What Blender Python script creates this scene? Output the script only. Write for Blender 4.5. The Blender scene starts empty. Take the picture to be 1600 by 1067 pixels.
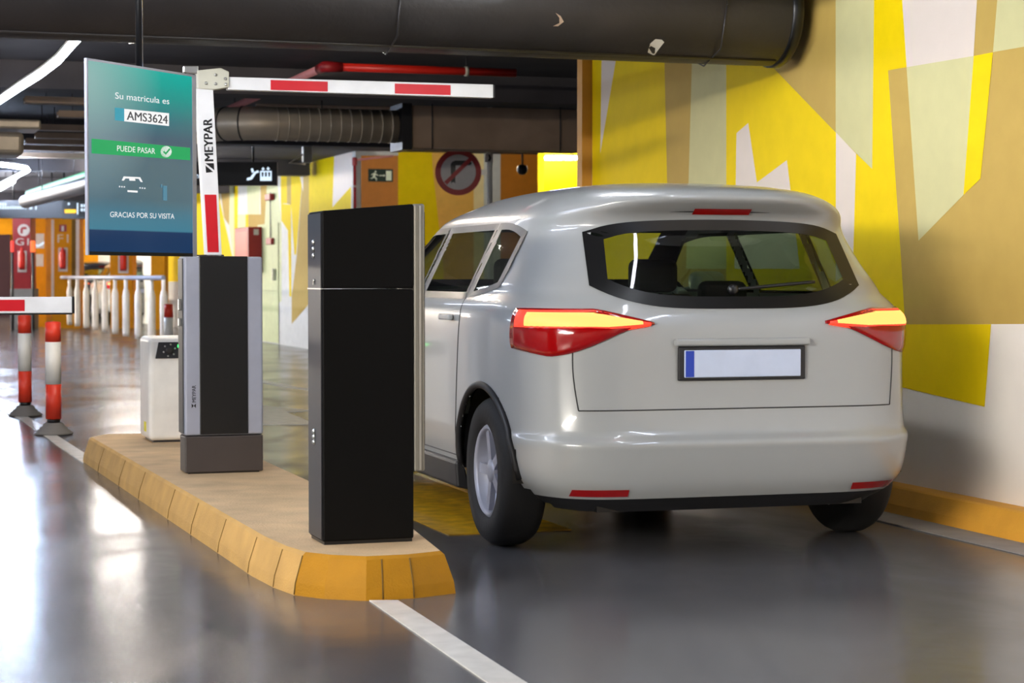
import bpy, bmesh, math, random
from mathutils import Vector, Matrix
random.seed(4)
sc = bpy.context.scene
COL = sc.collection

# ------------------------------------------------------------------ camera
CAM_H = 1.17
TILT = math.radians(1.868)          # camera looks slightly down
FPX = 70.0 / 36.0 * 1600.0
cd = bpy.data.cameras.new('camera'); cam = bpy.data.objects.new('camera', cd); COL.objects.link(cam)
cd.lens = 70.0; cd.sensor_width = 36.0; cd.clip_end = 300
cam.location = (0, 0, CAM_H); cam.rotation_euler = (math.pi/2 - TILT, 0, 0)
cd.dof.use_dof = True; cd.dof.focus_distance = 8.6; cd.dof.aperture_fstop = 5.6
sc.camera = cam
# ------------------------------------------------------------------ world, exposure
w = bpy.data.worlds.new('world'); sc.world = w; w.use_nodes = True
w.node_tree.nodes['Background'].inputs[0].default_value = (0.80, 0.88, 1.0, 1)
w.node_tree.nodes['Background'].inputs[1].default_value = 0.2
sc.view_settings.view_transform = 'Standard'; sc.view_settings.look = 'None'
sc.view_settings.exposure = 0.0; sc.view_settings.gamma = 1.0
sc.view_settings.use_curve_mapping = False
try:
    sc.cycles.use_denoising = True
    sc.cycles.max_bounces = 8; sc.cycles.sample_clamp_indirect = 6.0
    sc.cycles.caustics_reflective = False; sc.cycles.caustics_refractive = False
except Exception: pass
LAMP = 75.0     # emission of the led tubes out over the lanes
# ------------------------------------------------------------------ geometry of the place
TH = math.radians(18.4)             # heading of the lanes
E = Vector((math.cos(TH), math.sin(TH), 0)); D = Vector((-math.sin(TH), math.cos(TH), 0))
CEIL = 3.0
def lane(e, d, z=0.0): return E*e + D*d + Vector((0, 0, z))
def tolane(p): return (p.dot(E), p.dot(D), p.z)
def ray(px, py):
    xc = (px-800)/FPX; yc = -(py-533.5)/FPX
    return Vector((xc, math.cos(TILT)+yc*math.sin(TILT), -math.sin(TILT)+yc*math.cos(TILT)))
CO = Vector((0, 0, CAM_H))
def at_y(px, py, Y):
    r = ray(px, py); return CO + r*(Y/r.y)
def at_z(px, py, z=0.0):
    r = ray(px, py); return CO + r*((z-CAM_H)/r.z)
def at_e(px, py, e):
    r = ray(px, py); return CO + r*(e/r.dot(E))
def at_d(px, py, d):
    r = ray(px, py); return CO + r*(d/r.dot(D))
def at_pl(px, py, p, n):
    r = ray(px, py); return CO + r*((p-CO).dot(n)/r.dot(n))

# ------------------------------------------------------------------ materials
def lin(c):
    return tuple(((v/255)/12.92 if v/255 <= 0.04045 else ((v/255+0.055)/1.055)**2.4) for v in c)
def mat(name, rgb, rough=0.5, metal=0.0, var=0.06, scale=8.0, bump=0.0, bscale=60.0, emit=0.0, ecol=None, coat=0.0, spec=0.5):
    m = bpy.data.materials.new(name); m.use_nodes = True
    nt = m.node_tree; b = nt.nodes['Principled BSDF']
    c = lin(rgb)
    b.inputs['Roughness'].default_value = rough; b.inputs['Metallic'].default_value = metal
    b.inputs['Specular IOR Level'].default_value = spec
    if coat: b.inputs['Coat Weight'].default_value = coat; b.inputs['Coat Roughness'].default_value = 0.05
    tc = nt.nodes.new('ShaderNodeTexCoord')
    n = nt.nodes.new('ShaderNodeTexNoise'); n.inputs['Scale'].default_value = scale; n.inputs['Detail'].default_value = 5
    nt.links.new(tc.outputs['Object'], n.inputs['Vector'])
    r = nt.nodes.new('ShaderNodeMapRange'); r.inputs['From Min'].default_value = 0.3; r.inputs['From Max'].default_value = 0.7
    r.inputs['To Min'].default_value = 1-var; r.inputs['To Max'].default_value = 1+var
    nt.links.new(n.outputs['Fac'], r.inputs['Value'])
    mx = nt.nodes.new('ShaderNodeVectorMath'); mx.operation = 'SCALE'
    mx.inputs[0].default_value = c; nt.links.new(r.outputs['Result'], mx.inputs['Scale'])
    nt.links.new(mx.outputs['Vector'], b.inputs['Base Color'])
    if bump:
        n2 = nt.nodes.new('ShaderNodeTexNoise'); n2.inputs['Scale'].default_value = bscale; n2.inputs['Detail'].default_value = 4
        nt.links.new(tc.outputs['Object'], n2.inputs['Vector'])
        bp = nt.nodes.new('ShaderNodeBump'); bp.inputs['Strength'].default_value = bump; bp.inputs['Distance'].default_value = 0.01
        nt.links.new(n2.outputs['Fac'], bp.inputs['Height']); nt.links.new(bp.outputs['Normal'], b.inputs['Normal'])
    if emit:
        b.inputs['Emission Color'].default_value = (*lin(ecol or rgb), 1); b.inputs['Emission Strength'].default_value = emit
    return m
def glass_mat(name, tint, ior=1.45, fac_scale=1.0):
    m = bpy.data.materials.new(name); m.use_nodes = True; nt = m.node_tree
    for n in list(nt.nodes): nt.nodes.remove(n)
    o = nt.nodes.new('ShaderNodeOutputMaterial'); t = nt.nodes.new('ShaderNodeBsdfTransparent'); g = nt.nodes.new('ShaderNodeBsdfGlossy')
    f = nt.nodes.new('ShaderNodeMath'); mx = nt.nodes.new('ShaderNodeMixShader')
    t.inputs['Color'].default_value = (*lin(tint), 1); g.inputs['Roughness'].default_value = 0.03
    ge = nt.nodes.new('ShaderNodeNewGeometry'); dt_ = nt.nodes.new('ShaderNodeVectorMath'); dt_.operation = 'DOT_PRODUCT'
    nt.links.new(ge.outputs['Incoming'], dt_.inputs[0]); nt.links.new(ge.outputs['Normal'], dt_.inputs[1])
    ab = nt.nodes.new('ShaderNodeMath'); ab.operation = 'ABSOLUTE'; nt.links.new(dt_.outputs['Value'], ab.inputs[0])
    om = nt.nodes.new('ShaderNodeMath'); om.operation = 'SUBTRACT'; om.inputs[0].default_value = 1.0; nt.links.new(ab.outputs[0], om.inputs[1])
    pw = nt.nodes.new('ShaderNodeMath'); pw.operation = 'POWER'; pw.inputs[1].default_value = 5.0; nt.links.new(om.outputs[0], pw.inputs[0])
    f.operation = 'MULTIPLY_ADD'; f.inputs[1].default_value = 0.93; f.inputs[2].default_value = 0.07; nt.links.new(pw.outputs[0], f.inputs[0])
    nt.links.new(f.outputs[0], mx.inputs[0]); nt.links.new(t.outputs[0], mx.inputs[1]); nt.links.new(g.outputs[0], mx.inputs[2])
    nt.links.new(mx.outputs[0], o.inputs['Surface'])
    return m
def emis(name, rgb, s):
    return mat(name, (20, 20, 20), 0.6, emit=s, ecol=rgb, var=0.02)

M = {}
M['black_paint'] = mat('black_paint', (8, 7, 6), 0.6, spec=0.12, bump=0.05, bscale=300)
M['charcoal'] = mat('charcoal', (40, 40, 44), 0.45, bump=0.04, bscale=300)
M['silver'] = mat('silver_paint', (162, 165, 178), 0.4, metal=0.25)
M['plinth_brown'] = mat('dark_plinth', (62, 54, 50), 0.5)
M['fascia_grey'] = mat('fascia_grey', (132, 128, 118), 0.35, metal=0.3)
M['chrome'] = mat('chrome', (220,220,220), 0.08, metal=1.0)
M['post_cream'] = mat('post_cream', (245, 232, 216), 0.5)
M['alu'] = mat('aluminium', (200, 200, 196), 0.3, metal=0.9)
M['dark_metal'] = mat('dark_metal', (60, 58, 58), 0.4, metal=0.5)
M['black'] = mat('black_plastic', (14, 14, 15), 0.35)
M['white_paint'] = mat('white_paint', (244, 241, 234), 0.35)
M['white_steel'] = mat('white_steel', (236, 236, 236), 0.4)
M['red_band'] = mat('red_reflective', (205, 12, 30), 0.4)
M['orange_red'] = mat('orange_red_plastic', (240, 66, 42), 0.4)
M['rubber'] = mat('grey_rubber', (120, 116, 112), 0.8, bump=0.1)
M['cream_plate'] = mat('cream_plate', (206, 204, 186), 0.45)
M['mural_white'] = mat('mural_white', (236, 229, 219), 0.6, var=0.015)
M['mural_tan'] = mat('mural_tan', (188, 158, 84), 0.7, spec=0.15, var=0.03)
M['mural_yellow'] = mat('mural_yellow', (236, 204, 2), 0.7, spec=0.15, var=0.03)
M['mural_khaki'] = mat('mural_khaki', (202, 196, 146), 0.7, spec=0.15, var=0.03)
M['mural_pink'] = mat('mural_pinkish_white', (220, 206, 194), 0.6, var=0.015)
M['orange_wall'] = mat('orange_wall', (216, 146, 22), 0.7, spec=0.15)
M['tan_wall'] = mat('tan_orange_wall', (205, 150, 70), 0.6)
M['sage'] = mat('mural_sage', (196, 202, 150), 0.6)
M['pale_grey'] = mat('pale_grey_wall', (204, 204, 200), 0.6)
M['duct_black'] = mat('black_duct_wrap', (38, 33, 30), 0.5, var=0.25, scale=3, bump=0.25, bscale=25)
M['duct_metal'] = mat('galvanised_steel', (208, 194, 172), 0.4, metal=0.3, var=0.15, scale=4)
M['duct_sheet'] = mat('dull_duct_sheet', (172, 146, 122), 0.6, metal=0.05, var=0.12, scale=3)
M['ceiling'] = mat('dark_soffit', (70, 66, 68), 0.8, var=0.2, scale=2, bump=0.2, bscale=20)
M['red_pipe'] = mat('red_pipe', (222, 40, 26), 0.4)
M['dusty_red_pipe'] = mat('dusty_red_pipe', (214, 140, 140), 0.4)
M['dark_red'] = mat('dark_red', (150, 24, 30), 0.45)
M['kerb'] = mat('kerb_yellow_ochre', (194, 152, 84), 0.75, var=0.12, scale=6, bump=0.3, bscale=120)
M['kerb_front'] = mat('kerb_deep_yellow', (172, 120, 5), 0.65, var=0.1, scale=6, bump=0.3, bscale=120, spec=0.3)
M['wall_kerb'] = mat('wall_kerb_orange', (226, 164, 56), 0.65, var=0.08, scale=6, bump=0.2, bscale=120)
M['grey_conc'] = mat('grey_concrete', (140, 136, 134), 0.7, var=0.1, bump=0.2)
M['line'] = mat('white_road_paint', (226, 224, 217), 0.26, var=0.1, scale=10)
M['yellow_line'] = mat('worn_yellow_paint', (196, 150, 8), 0.5, var=0.35, scale=12)
M['led'] = emis('led_tube', (214, 228, 255), LAMP)
M['led_fill_left'] = emis('fill_tube_left', (255, 247, 234), 630)
M['led_fill_duct'] = emis('fill_tube_duct', (255, 240, 220), 230)
M['led_fill_roof'] = emis('fill_tube_roof', (246, 250, 255), 75)
M['led_fill_mid'] = emis('fill_tube_mid', (248, 248, 255), 95)
M['led_fill_hall'] = emis('fill_tube_hall', (255, 244, 226), 1150)
M['led_v'] = emis('led_tube_left', (206, 224, 255), 230)
M['led_streak'] = emis('led_tube_weak', (240, 246, 255), 28)
M['led_dim'] = emis('led_tube_bent', (226, 236, 255), 24)
M['led_soft'] = emis('led_tube_far', (240, 244, 255), 80)
M['green_led'] = emis('green_led', (60, 200, 120), 0.9)
M['glass'] = glass_mat('tinted_glass', (176, 192, 172))
M['clear'] = glass_mat('clear_glass', (230, 238, 232))

# ------------------------------------------------------------------ mesh helpers
class MB:
    def __init__(s): s.v = []; s.f = []; s.m = []; s.sm = []
    def add(s, vs, fs, mi=0, smooth=False):
        k = len(s.v); s.v += [Vector(p) for p in vs]
        for f in fs: s.f.append([i+k for i in f]); s.m.append(mi); s.sm.append(smooth)
        return s
    def box(s, c, h, ax=None, mi=0):
        X, Y, Z = ax or (Vector((1,0,0)), Vector((0,1,0)), Vector((0,0,1)))
        c = Vector(c)
        vs = [c + X*(h[0]*a) + Y*(h[1]*b) + Z*(h[2]*d) for a in (-1,1) for b in (-1,1) for d in (-1,1)]
        return s.add(vs, [(0,1,3,2),(4,6,7,5),(0,4,5,1),(2,3,7,6),(0,2,6,4),(1,5,7,3)], mi)
    def bx(s, x0, x1, y0, y1, z0, z1, mi=0):
        return s.box(((x0+x1)/2,(y0+y1)/2,(z0+z1)/2), ((x1-x0)/2,(y1-y0)/2,(z1-z0)/2), None, mi)
    def rbox(s, x0, x1, y0, y1, z0, z1, r=0.01, seg=3, mi=0):
        bm = bmesh.new(); bmesh.ops.create_cube(bm, size=1)
        for v in bm.verts: v.co = Vector((x0+(v.co.x+.5)*(x1-x0), y0+(v.co.y+.5)*(y1-y0), z0+(v.co.z+.5)*(z1-z0)))
        bmesh.ops.bevel(bm, geom=list(bm.edges), offset=r, segments=seg, profile=0.5, affect='EDGES')
        s.frombm(bm, mi, False); return s
    def frombm(s, bm, mi=0, smooth=False, free=True):
        bm.verts.index_update(); k = len(s.v)
        s.v += [v.co.copy() for v in bm.verts]
        for f in bm.faces: s.f.append([v.index+k for v in f.verts]); s.m.append(mi); s.sm.append(smooth)
        if free: bm.free()
    def tube(s, pts, r, n=12, mi=0, cap=True):
        pts = [Vector(p) for p in pts]; rings = []
        rs = r if isinstance(r, (list, tuple)) else [r]*len(pts)
        pu = None; vs = []
        for i, p in enumerate(pts):
            t = (pts[min(i+1, len(pts)-1)] - pts[max(i-1, 0)]).normalized()
            if pu is None:
                a = Vector((0,0,1)) if abs(t.z) < .9 else Vector((1,0,0)); pu = t.cross(a).normalized()
            u = (pu - t*pu.dot(t)).normalized(); pu = u; v = t.cross(u)
            for k in range(n):
                a = 2*math.pi*k/n; vs.append(p + (u*math.cos(a)+v*math.sin(a))*rs[i])
        fs = []
        for i in range(len(pts)-1):
            for k in range(n): fs.append((i*n+k, i*n+(k+1)%n, (i+1)*n+(k+1)%n, (i+1)*n+k))
        s.add(vs, fs, mi, True)
        if cap:
            k0 = len(s.v)-len(vs)
            s.f.append([k0+k for k in reversed(range(n))]); s.m.append(mi); s.sm.append(False)
            s.f.append([k0+(len(pts)-1)*n+k for k in range(n)]); s.m.append(mi); s.sm.append(False)
        return s
    def lathe(s, c, prof, n=24, mi=0, ax=(0,0,1), cap=True):
        c = Vector(c); ax = Vector(ax).normalized(); pts = [c+ax*z for r, z in prof]
        a = Vector((1,0,0)) if abs(ax.x) < .9 else Vector((0,1,0)); u = ax.cross(a).normalized(); v = ax.cross(u)
        vs = []
        for (r, z), p in zip(prof, pts):
            for k in range(n):
                t = 2*math.pi*k/n; vs.append(p+(u*math.cos(t)+v*math.sin(t))*r)
        fs = [(i*n+k, i*n+(k+1)%n, (i+1)*n+(k+1)%n, (i+1)*n+k) for i in range(len(prof)-1) for k in range(n)]
        s.add(vs, fs, mi, True); k0 = len(s.v)-len(vs)
        for base in ((0, (len(prof)-1)*n) if cap else ()):
            s.f.append([k0+base+k for k in range(n)]); s.m.append(mi); s.sm.append(False)
        return s
    def prism(s, poly, off, mi=0):
        """polygon (3-D points) given thickness along vector off"""
        off = Vector(off); n = len(poly); a = [Vector(p) for p in poly]; b = [p+off for p in a]
        fs = [list(range(n))[::-1], [n+i for i in range(n)]] + [(i, (i+1)%n, n+(i+1)%n, n+i) for i in range(n)]
        return s.add(a+b, fs, mi)
    def quad(s, *p, mi=0): return s.add(p, [tuple(range(len(p)))], mi)
    def build(s, name, mats, parent=None, loc=None, recalc=True, bevel=0):
        me = bpy.data.meshes.new(name); me.from_pydata([tuple(v) for v in s.v], [], s.f)
        ms = mats if isinstance(mats, (list, tuple)) else [mats]
        for m in ms: me.materials.append(M[m] if isinstance(m, str) else m)
        for p, mi, sm in zip(me.polygons, s.m, s.sm): p.material_index = mi; p.use_smooth = sm
        if recalc:
            bm = bmesh.new(); bm.from_mesh(me); bmesh.ops.recalc_face_normals(bm, faces=bm.faces); bm.to_mesh(me); bm.free()
        me.update()
        o = bpy.data.objects.new(name, me); COL.objects.link(o)
        if parent: o.parent = parent
        if loc is not None: o.location = loc
        if bevel:
            bv = o.modifiers.new('bevel', 'BEVEL'); bv.width = bevel; bv.segments = 2; bv.limit_method = 'ANGLE'
        return o
def tag(o, label, cat, group=None):
    o['label'] = label; o['category'] = cat
    if group: o['group'] = group
    return o
def thing(name, label, cat, loc=(0,0,0), rz=0.0, group=None):
    o = bpy.data.objects.new(name, None); COL.objects.link(o); o.empty_display_size = 0.1
    o.location = loc; o.rotation_euler = (0, 0, rz); return tag(o, label, cat, group)
def struct(o): o['kind'] = 'structure'; return o
def loc2(parent, p):
    """world point -> local coordinates of an empty that is only moved and turned about z"""
    p = Vector(p) - Vector(parent.location); a = -parent.rotation_euler.z
    return Vector((p.x*math.cos(a)-p.y*math.sin(a), p.x*math.sin(a)+p.y*math.cos(a), p.z))
_txt = {}
def text_verts(s):
    if s in _txt: return _txt[s]
    cu = bpy.data.curves.new('t', 'FONT'); cu.body = s; cu.size = 1.0; cu.resolution_u = 4
    o = bpy.data.objects.new('t', cu); COL.objects.link(o); bpy.context.view_layer.update()
    me = bpy.data.meshes.new_from_object(o.evaluated_get(bpy.context.evaluated_depsgraph_get()))
    vs = [v.co.copy() for v in me.vertices]; fs = [list(p.vertices) for p in me.polygons]
    bpy.data.objects.remove(o); bpy.data.curves.remove(cu); bpy.data.meshes.remove(me)
    x0 = min(v.x for v in vs); x1 = max(v.x for v in vs)
    _txt[s] = ([((v.x-x0)/(x1-x0), v.y/0.70) for v in vs], fs); return _txt[s]
def put_text(mb, s, A, B, up, lift=Vector((0,0,0)), mi=0, bold=0.0):
    """letters from A to B along the baseline, capitals as tall as vector up"""
    A = Vector(A); B = Vector(B); up = Vector(up); vs, fs = text_verts(s)
    mb.add([A + (B-A)*x + up*y + lift for x, y in vs], fs, mi)
    if bold:
        mb.add([A + (B-A)*x + up*y + lift*1.1 + (B-A).normalized()*bold for x, y in vs], fs, mi)

# ================================================================== SETTING
def floor_mat():
    m = mat('polished_floor', (90, 90, 93), 0.2, var=0.16, scale=0.9)
    nt = m.node_tree; b = nt.nodes['Principled BSDF']; tc = nt.nodes['Texture Coordinate']
    n = nt.nodes.new('ShaderNodeTexNoise'); n.inputs['Scale'].default_value = 1.6; n.inputs['Detail'].default_value = 8; n.inputs['Distortion'].default_value = 0.8
    mp = nt.nodes.new('ShaderNodeMapping'); mp.inputs['Scale'].default_value = (1.0, 0.45, 1)
    nt.links.new(tc.outputs['Object'], mp.inputs['Vector']); nt.links.new(mp.outputs[0], n.inputs['Vector'])
    r = nt.nodes.new('ShaderNodeMapRange'); r.inputs['From Min'].default_value = 0.35; r.inputs['From Max'].default_value = 0.7
    r.inputs['To Min'].default_value = 0.15; r.inputs['To Max'].default_value = 0.27
    nt.links.new(n.outputs['Fac'], r.inputs['Value']); nt.links.new(r.outputs[0], b.inputs['Roughness'])
    n2 = nt.nodes.new('ShaderNodeTexNoise'); n2.inputs['Scale'].default_value = 7; n2.inputs['Detail'].default_value = 6
    nt.links.new(tc.outputs['Object'], n2.inputs['Vector'])
    bp = nt.nodes.new('ShaderNodeBump'); bp.inputs['Strength'].default_value = 0.06; bp.inputs['Distance'].default_value = 0.01
    nt.links.new(n2.outputs['Fac'], bp.inputs['Height']); nt.links.new(bp.outputs['Normal'], b.inputs['Normal'])
    b.inputs['Specular IOR Level'].default_value = 0.38
    return m
M['floor'] = floor_mat()
struct(MB().bx(-45, 30, -8, 90, -0.1, 0).build('floor', 'floor'))
cb = MB().bx(-45, 30, -8, 90, CEIL, CEIL+0.1)
struct(cb.build('ceiling', 'ceiling'))

E_WALL = 5.02
E_FAR = tolane(at_z(445, 539.5))[0]
D_END = tolane(at_y(925, 400, 14.26))[1]
def wall_polys(mb, e, polys, mats, n0=-1):
    for k, (mi, pts) in enumerate(polys):
        ps = [at_e(x, y, e) for x, y in pts]
        lift = E*(-0.00015*(k+1))
        mb.add([p+lift for p in ps], [list(range(len(ps)))], mi)
# right wall with its painted mural
wl = MB()
d_near = -6.0; d_end = tolane(at_e(925, 400, E_WALL))[1]
c0 = lane(E_WALL, d_near, 0); c1 = lane(E_WALL, d_end, 0)
wl.prism([c0, c1, c1+Vector((0,0,CEIL)), c0+Vector((0,0,CEIL))], E*0.3, 0)
W_, T_, Y_, K_, P_ = 0, 1, 2, 3, 4
polys = [
 (T_, [(925.4,-40),(1900,-900),(1900,505),(1400,507),(925.4,500)]),
 (Y_, [(925.4,-40),(1039,-40),(1038.5,106),(1043,310),(1046,470),(925.4,480)]),
 (P_, [(940.6,60),(968,60),(938,240)]),
 (T_, [(1038.5,0),(1082,0),(1081,106),(1074,420),(1045,420),(1043,310)]),
 (K_, [(1082,0),(1135,0),(1135,420),(1072,420),(1076,285),(1081,106)]),
 (Y_, [(1135,90),(1193,90),(1306,207),(1338,240),(1363,264),(1366,0),(1368,-60),(1407,-60),(1410,0),(1417,105),(1388,110),(1408,400),(1414,500),(1135,500)]),
 (K_, [(1306,-60),(1368,-60),(1366,0),(1363,264),(1306,207)]),
 (P_, [(1306.5,207),(1338,240),(1333,420),(1306,440)]),
 (P_, [(1148,420),(1151,208),(1169.5,192),(1183,285),(1230,250),(1250,420)]),
 (T_, [(1388,110),(1417,105),(1435.7,376),(1408,400)]),
 (P_, [(1407,-60),(1530,-60),(1527,0),(1521.6,88),(1417,105),(1410,0)]),
 (K_, [(1562,-60),(1720,-90),(1720,52),(1552,81.5),(1558.7,0)]),
 (K_, [(1417,105),(1522,87.4),(1506,304.5),(1435.7,376)]),
 (Y_, [(1522,87.4),(1552,81.7),(1532.5,279),(1506,304.5)]),
 (Y_, [(1400,506.8),(1549,506.5),(1539,635.5),(1380,598)]),
]
wall_polys(wl, E_WALL, polys, None)
struct(wl.build('wall_right', ['mural_white','mural_tan','mural_yellow','mural_khaki','mural_pink'], recalc=False))
# tan pilaster closing the near wall
struct(MB().box(lane(E_WALL+0.05, d_end+0.055, CEIL/2), (0.125, 0.05, CEIL/2), (E, D, Vector((0,0,1)))).build('trim_1', 'tan_wall'))
# kerb along the right wall
kb = MB()
prof = [(4.86,0.0),(4.865,0.05),(4.90,0.125),(4.915,0.132),(5.018,0.132),(5.018,0)]
a = [lane(e, d_near, z) for e, z in prof]
kb.prism(a, D*(d_end-d_near), 0)
struct(kb.build('baseboard_right', 'wall_kerb'))
gut = MB().prism([lane(4.66,d_near,0.001),lane(4.86,d_near,0.001),lane(4.86,d_near,0.006),lane(4.66,d_near,0.006)], D*(d_end-d_near))
struct(gut.build('trim_2', 'grey_conc'))
# far mural wall, further along the right-hand lane
D_BACK = tolane(at_e(556, 400, E_FAR))[1]
fw = MB()
f0 = lane(E_FAR, D_BACK, 0); f1 = lane(E_FAR, 62, 0)
fw.prism([f0, f1, f1+Vector((0,0,CEIL)), f0+Vector((0,0,CEIL))], E*0.3, 0)
G_, Y2, T2, S2, P2 = 0, 1, 2, 3, 4
fpolys = [
 (Y2, [(262,335),(280,335),(282,440),(262,440)]),
 (Y2, [(300,285),(319,285),(322,400),(300,400)]),
 (T2, [(343,285),(359,285),(358,352),(350,340)]),
 (Y2, [(340,288),(345,320),(363,400),(364,430),(340,430)]),
 (S2, [(359,285),(367,285),(366,430),(364,400),(358,350)]),
 (Y2, [(366,285),(372,285),(371,430),(366,430)]),
 (S2, [(386,285),(406,285),(406,335),(387,335)]),
 (S2, [(372,335),(385,335),(385,400),(372,420)]),
 (Y2, [(384,335),(388.5,335),(388,410),(384,410)]),
 (T2, [(388,335),(408,335),(409,380),(388,380)]),
 (T2, [(407,290),(417,290),(413,360),(408,380)]),
 (S2, [(417,290),(434,290),(440,345),(440,470),(412,492),(412,380)]),
 (Y2, [(439,225),(448.5,225),(448.5,318),(439,318)]),
 (Y2, [(439,318),(455,320),(455.5,463),(452.5,463),(450,360),(440,345)]),
 (T2, [(448.5,225),(455,225),(455,320),(448.5,318)]),
 (Y2, [(455,225),(474,225),(474,260),(463,398),(460,398),(455,320)]),
 (T2, [(483,225),(483,475),(456,506),(456,463),(464,398),(474,265)]),
 (P2, [(461,240),(474,255),(474,300)]),
 (Y2, [(483,222),(523,222),(520,345),(483,345)]),
 (P2, [(523,222),(551,222),(550,350),(519,350)]),
 (Y2, [(549,291),(549,350),(515,350),(516,328)]),
]
wall_polys(fw, E_FAR, fpolys, None)
struct(fw.build('wall_far_right', ['pale_grey','mural_yellow','mural_tan','sage','mural_pink'], recalc=False))
# back wall of the recess, square across the lane, painted in upright fields
bw = MB(); xb = [556,563,622,683,740,755,781,850]
def dfield(mb, d, pts, k, mi): mb.add([at_d(x,y,d)-D*0.001*k for x, y in pts], [list(range(len(pts)))], mi)
p0 = at_d(556,400,D_BACK); p1 = at_d(850,400,D_BACK); p0.z = 0; p1.z = 0
bw.prism([p0,p1,p1+Vector((0,0,CEIL)),p0+Vector((0,0,CEIL))], D*0.25, 0)
dfield(bw, D_BACK, [(564,243),(622,243),(622,500),(564,500)], 1, 1)
dfield(bw, D_BACK, [(622,225),(674,225),(676,260),(693,420),(693,500),(622,500)], 1, 2)
dfield(bw, D_BACK, [(674,225),(740,225),(740,500),(693,500),(693,420),(676,260)], 1, 3)
dfield(bw, D_BACK, [(740,225),(756,225),(756,500),(740,500)], 1, 4)
dfield(bw, D_BACK, [(782,225),(850,225),(850,500),(782,500)], 1, 5)
M['bright_orange'] = mat('bright_orange_wall', (196, 118, 8), 0.6)
M['warm_beige'] = mat('warm_beige_wall', (232, 176, 74), 0.6)
M['cream_wall'] = mat('cream_wall', (240, 218, 160), 0.6)
struct(bw.build('wall_recess', ['pale_grey','bright_orange','mural_yellow','warm_beige','cream_wall','bright_orange'], recalc=False))
D_B2 = D_BACK - 3.6
b2 = MB(); p0 = at_d(850,400,D_B2); p1 = at_d(1010,400,D_B2); p0.z = p1.z = 0
b2.prism([p0,p1,p1+Vector((0,0,CEIL)),p0+Vector((0,0,CEIL))], D*0.25, 0)
struct(b2.build('wall_recess_end', 'mural_yellow'))
# orange end wall of the hall
D_HALL = 60.0
hw = MB().prism([lane(-32,D_HALL),lane(E_FAR,D_HALL),lane(E_FAR,D_HALL,CEIL),lane(-32,D_HALL,CEIL)], D*0.3)
struct(hw.build('wall_end', 'orange_wall'))
hb = MB().box(lane(-12,D_HALL-0.03,0.35),(19,0.02,0.35),(E,D,Vector((0,0,1))))
struct(hb.build('baseboard_end', 'grey_conc'))
lw = MB().prism([lane(-14,-4),lane(-14,D_HALL),lane(-14,D_HALL,CEIL),lane(-14,-4,CEIL)], -E*0.3)
struct(lw.build('wall_left', 'pale_grey'))
bk = MB().prism([lane(-14,-6.2),lane(E_WALL,-6.2),lane(E_WALL,-6.2,CEIL),lane(-14,-6.2,CEIL)], -D*0.3)
struct(bk.build('wall_behind', 'grey_conc'))
# downstand beams of the soffit
for i, d in enumerate((17.5, 24, 31, 38, 45, 52)):
    struct(MB().box(lane(-3.5, d, CEIL-0.12),(10.4,0.2,0.118),(E,D,Vector((0,0,1)))).build('trim_%d' % (i+3), 'ceiling'))

# ================================================================== ROAD MARKINGS
def ground_poly(name, pts, m, label, cat='road marking', z=0.004):
    b = MB().prism([at_z(x,y,0.0005) for x, y in pts], (0,0,z)); return tag(b.build(name, m), label, cat)
ground_poly('lane_line', [(577,939),(622,939),(900,1117.5),(833,1117.5)], 'line', 'white line on the floor running from the island nose toward the camera')
ground_poly('lane_line', [(-60,581),(-60,612),(34,657),(130,724),(133,709),(9,629)], 'line', 'white line on the floor behind the island, passing under the two striped posts')
ground_poly('arrow_marking', [(405,634),(430,636),(482,641),(482,643),(446,644),(482,658),(482,663),(405,664)], 'line', 'white painted arrow on the floor between the silver cabinet and the black kiosk')
ground_poly('curved_line', [(405,593),(440,600),(482,608),(482,610),(440,604),(405,597)], 'line', 'thin curved white line across the floor beyond the painted arrow')
yb = MB(); 
yb.prism([lane(2.56,8.6,0.0005),lane(3.15,8.6,0.0005),lane(3.15,11.4,0.0005),lane(2.56,11.4,0.0005)], (0,0,0.004))
tag(yb.build('yellow_floor_strip', 'yellow_line'), 'worn yellow painted strip on the floor under the left side of the car', 'road marking')

# ================================================================== ISLAND
IT = 0.155
isl_base = [(131,724),(244,799),(393,900),(427,918),(459.5,930),(506,936),(572,939),(647,935),(712,927)]
isl_top = [(143,681),(253,753),(406,843),(440,856),(470,864.5),(505,869.5),(547,872.5),(647,868),(698,860)]
base = [at_z(x,y,0) for x, y in isl_base]; top = [at_z(x,y,IT) for x, y in isl_top]
eb, db, _ = tolane(base[-1]); et, dt, _ = tolane(top[-1])
base += [lane(2.20,7.75,0), lane(2.22,12.7,0), lane(2.10,13.0,0), lane(1.55,13.05,0)]
top  += [lane(2.07,7.75,IT), lane(2.10,12.6,IT), lane(2.02,12.93,IT), lane(1.58,12.97,IT)]
base[0] = lane(1.39,12.78,0); top[0] = lane(1.445,12.7,IT)
iroot = thing('traffic_island', 'long ochre yellow concrete kerb island carrying the kiosk and barrier cabinets', 'traffic island', (0,0,0))
ib = MB(); n = len(base)
area = sum(base[i].x*base[(i+1)%n].y-base[(i+1)%n].x*base[i].y for i in range(n)); sgn_ = 1 if area > 0 else -1
def inset(poly, k, z):
    out = []
    for i in range(len(poly)):
        p, q, r_ = poly[i-1], poly[i], poly[(i+1)%len(poly)]
        n1 = Vector((0,0,1)).cross(q-p).normalized()*sgn_; n2 = Vector((0,0,1)).cross(r_-q).normalized()*sgn_
        m_ = (n1+n2).normalized(); m_ = m_/max(0.4, m_.dot(n1)); o_ = q+m_*k; out.append(Vector((o_.x, o_.y, z)))
    return out
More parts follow.
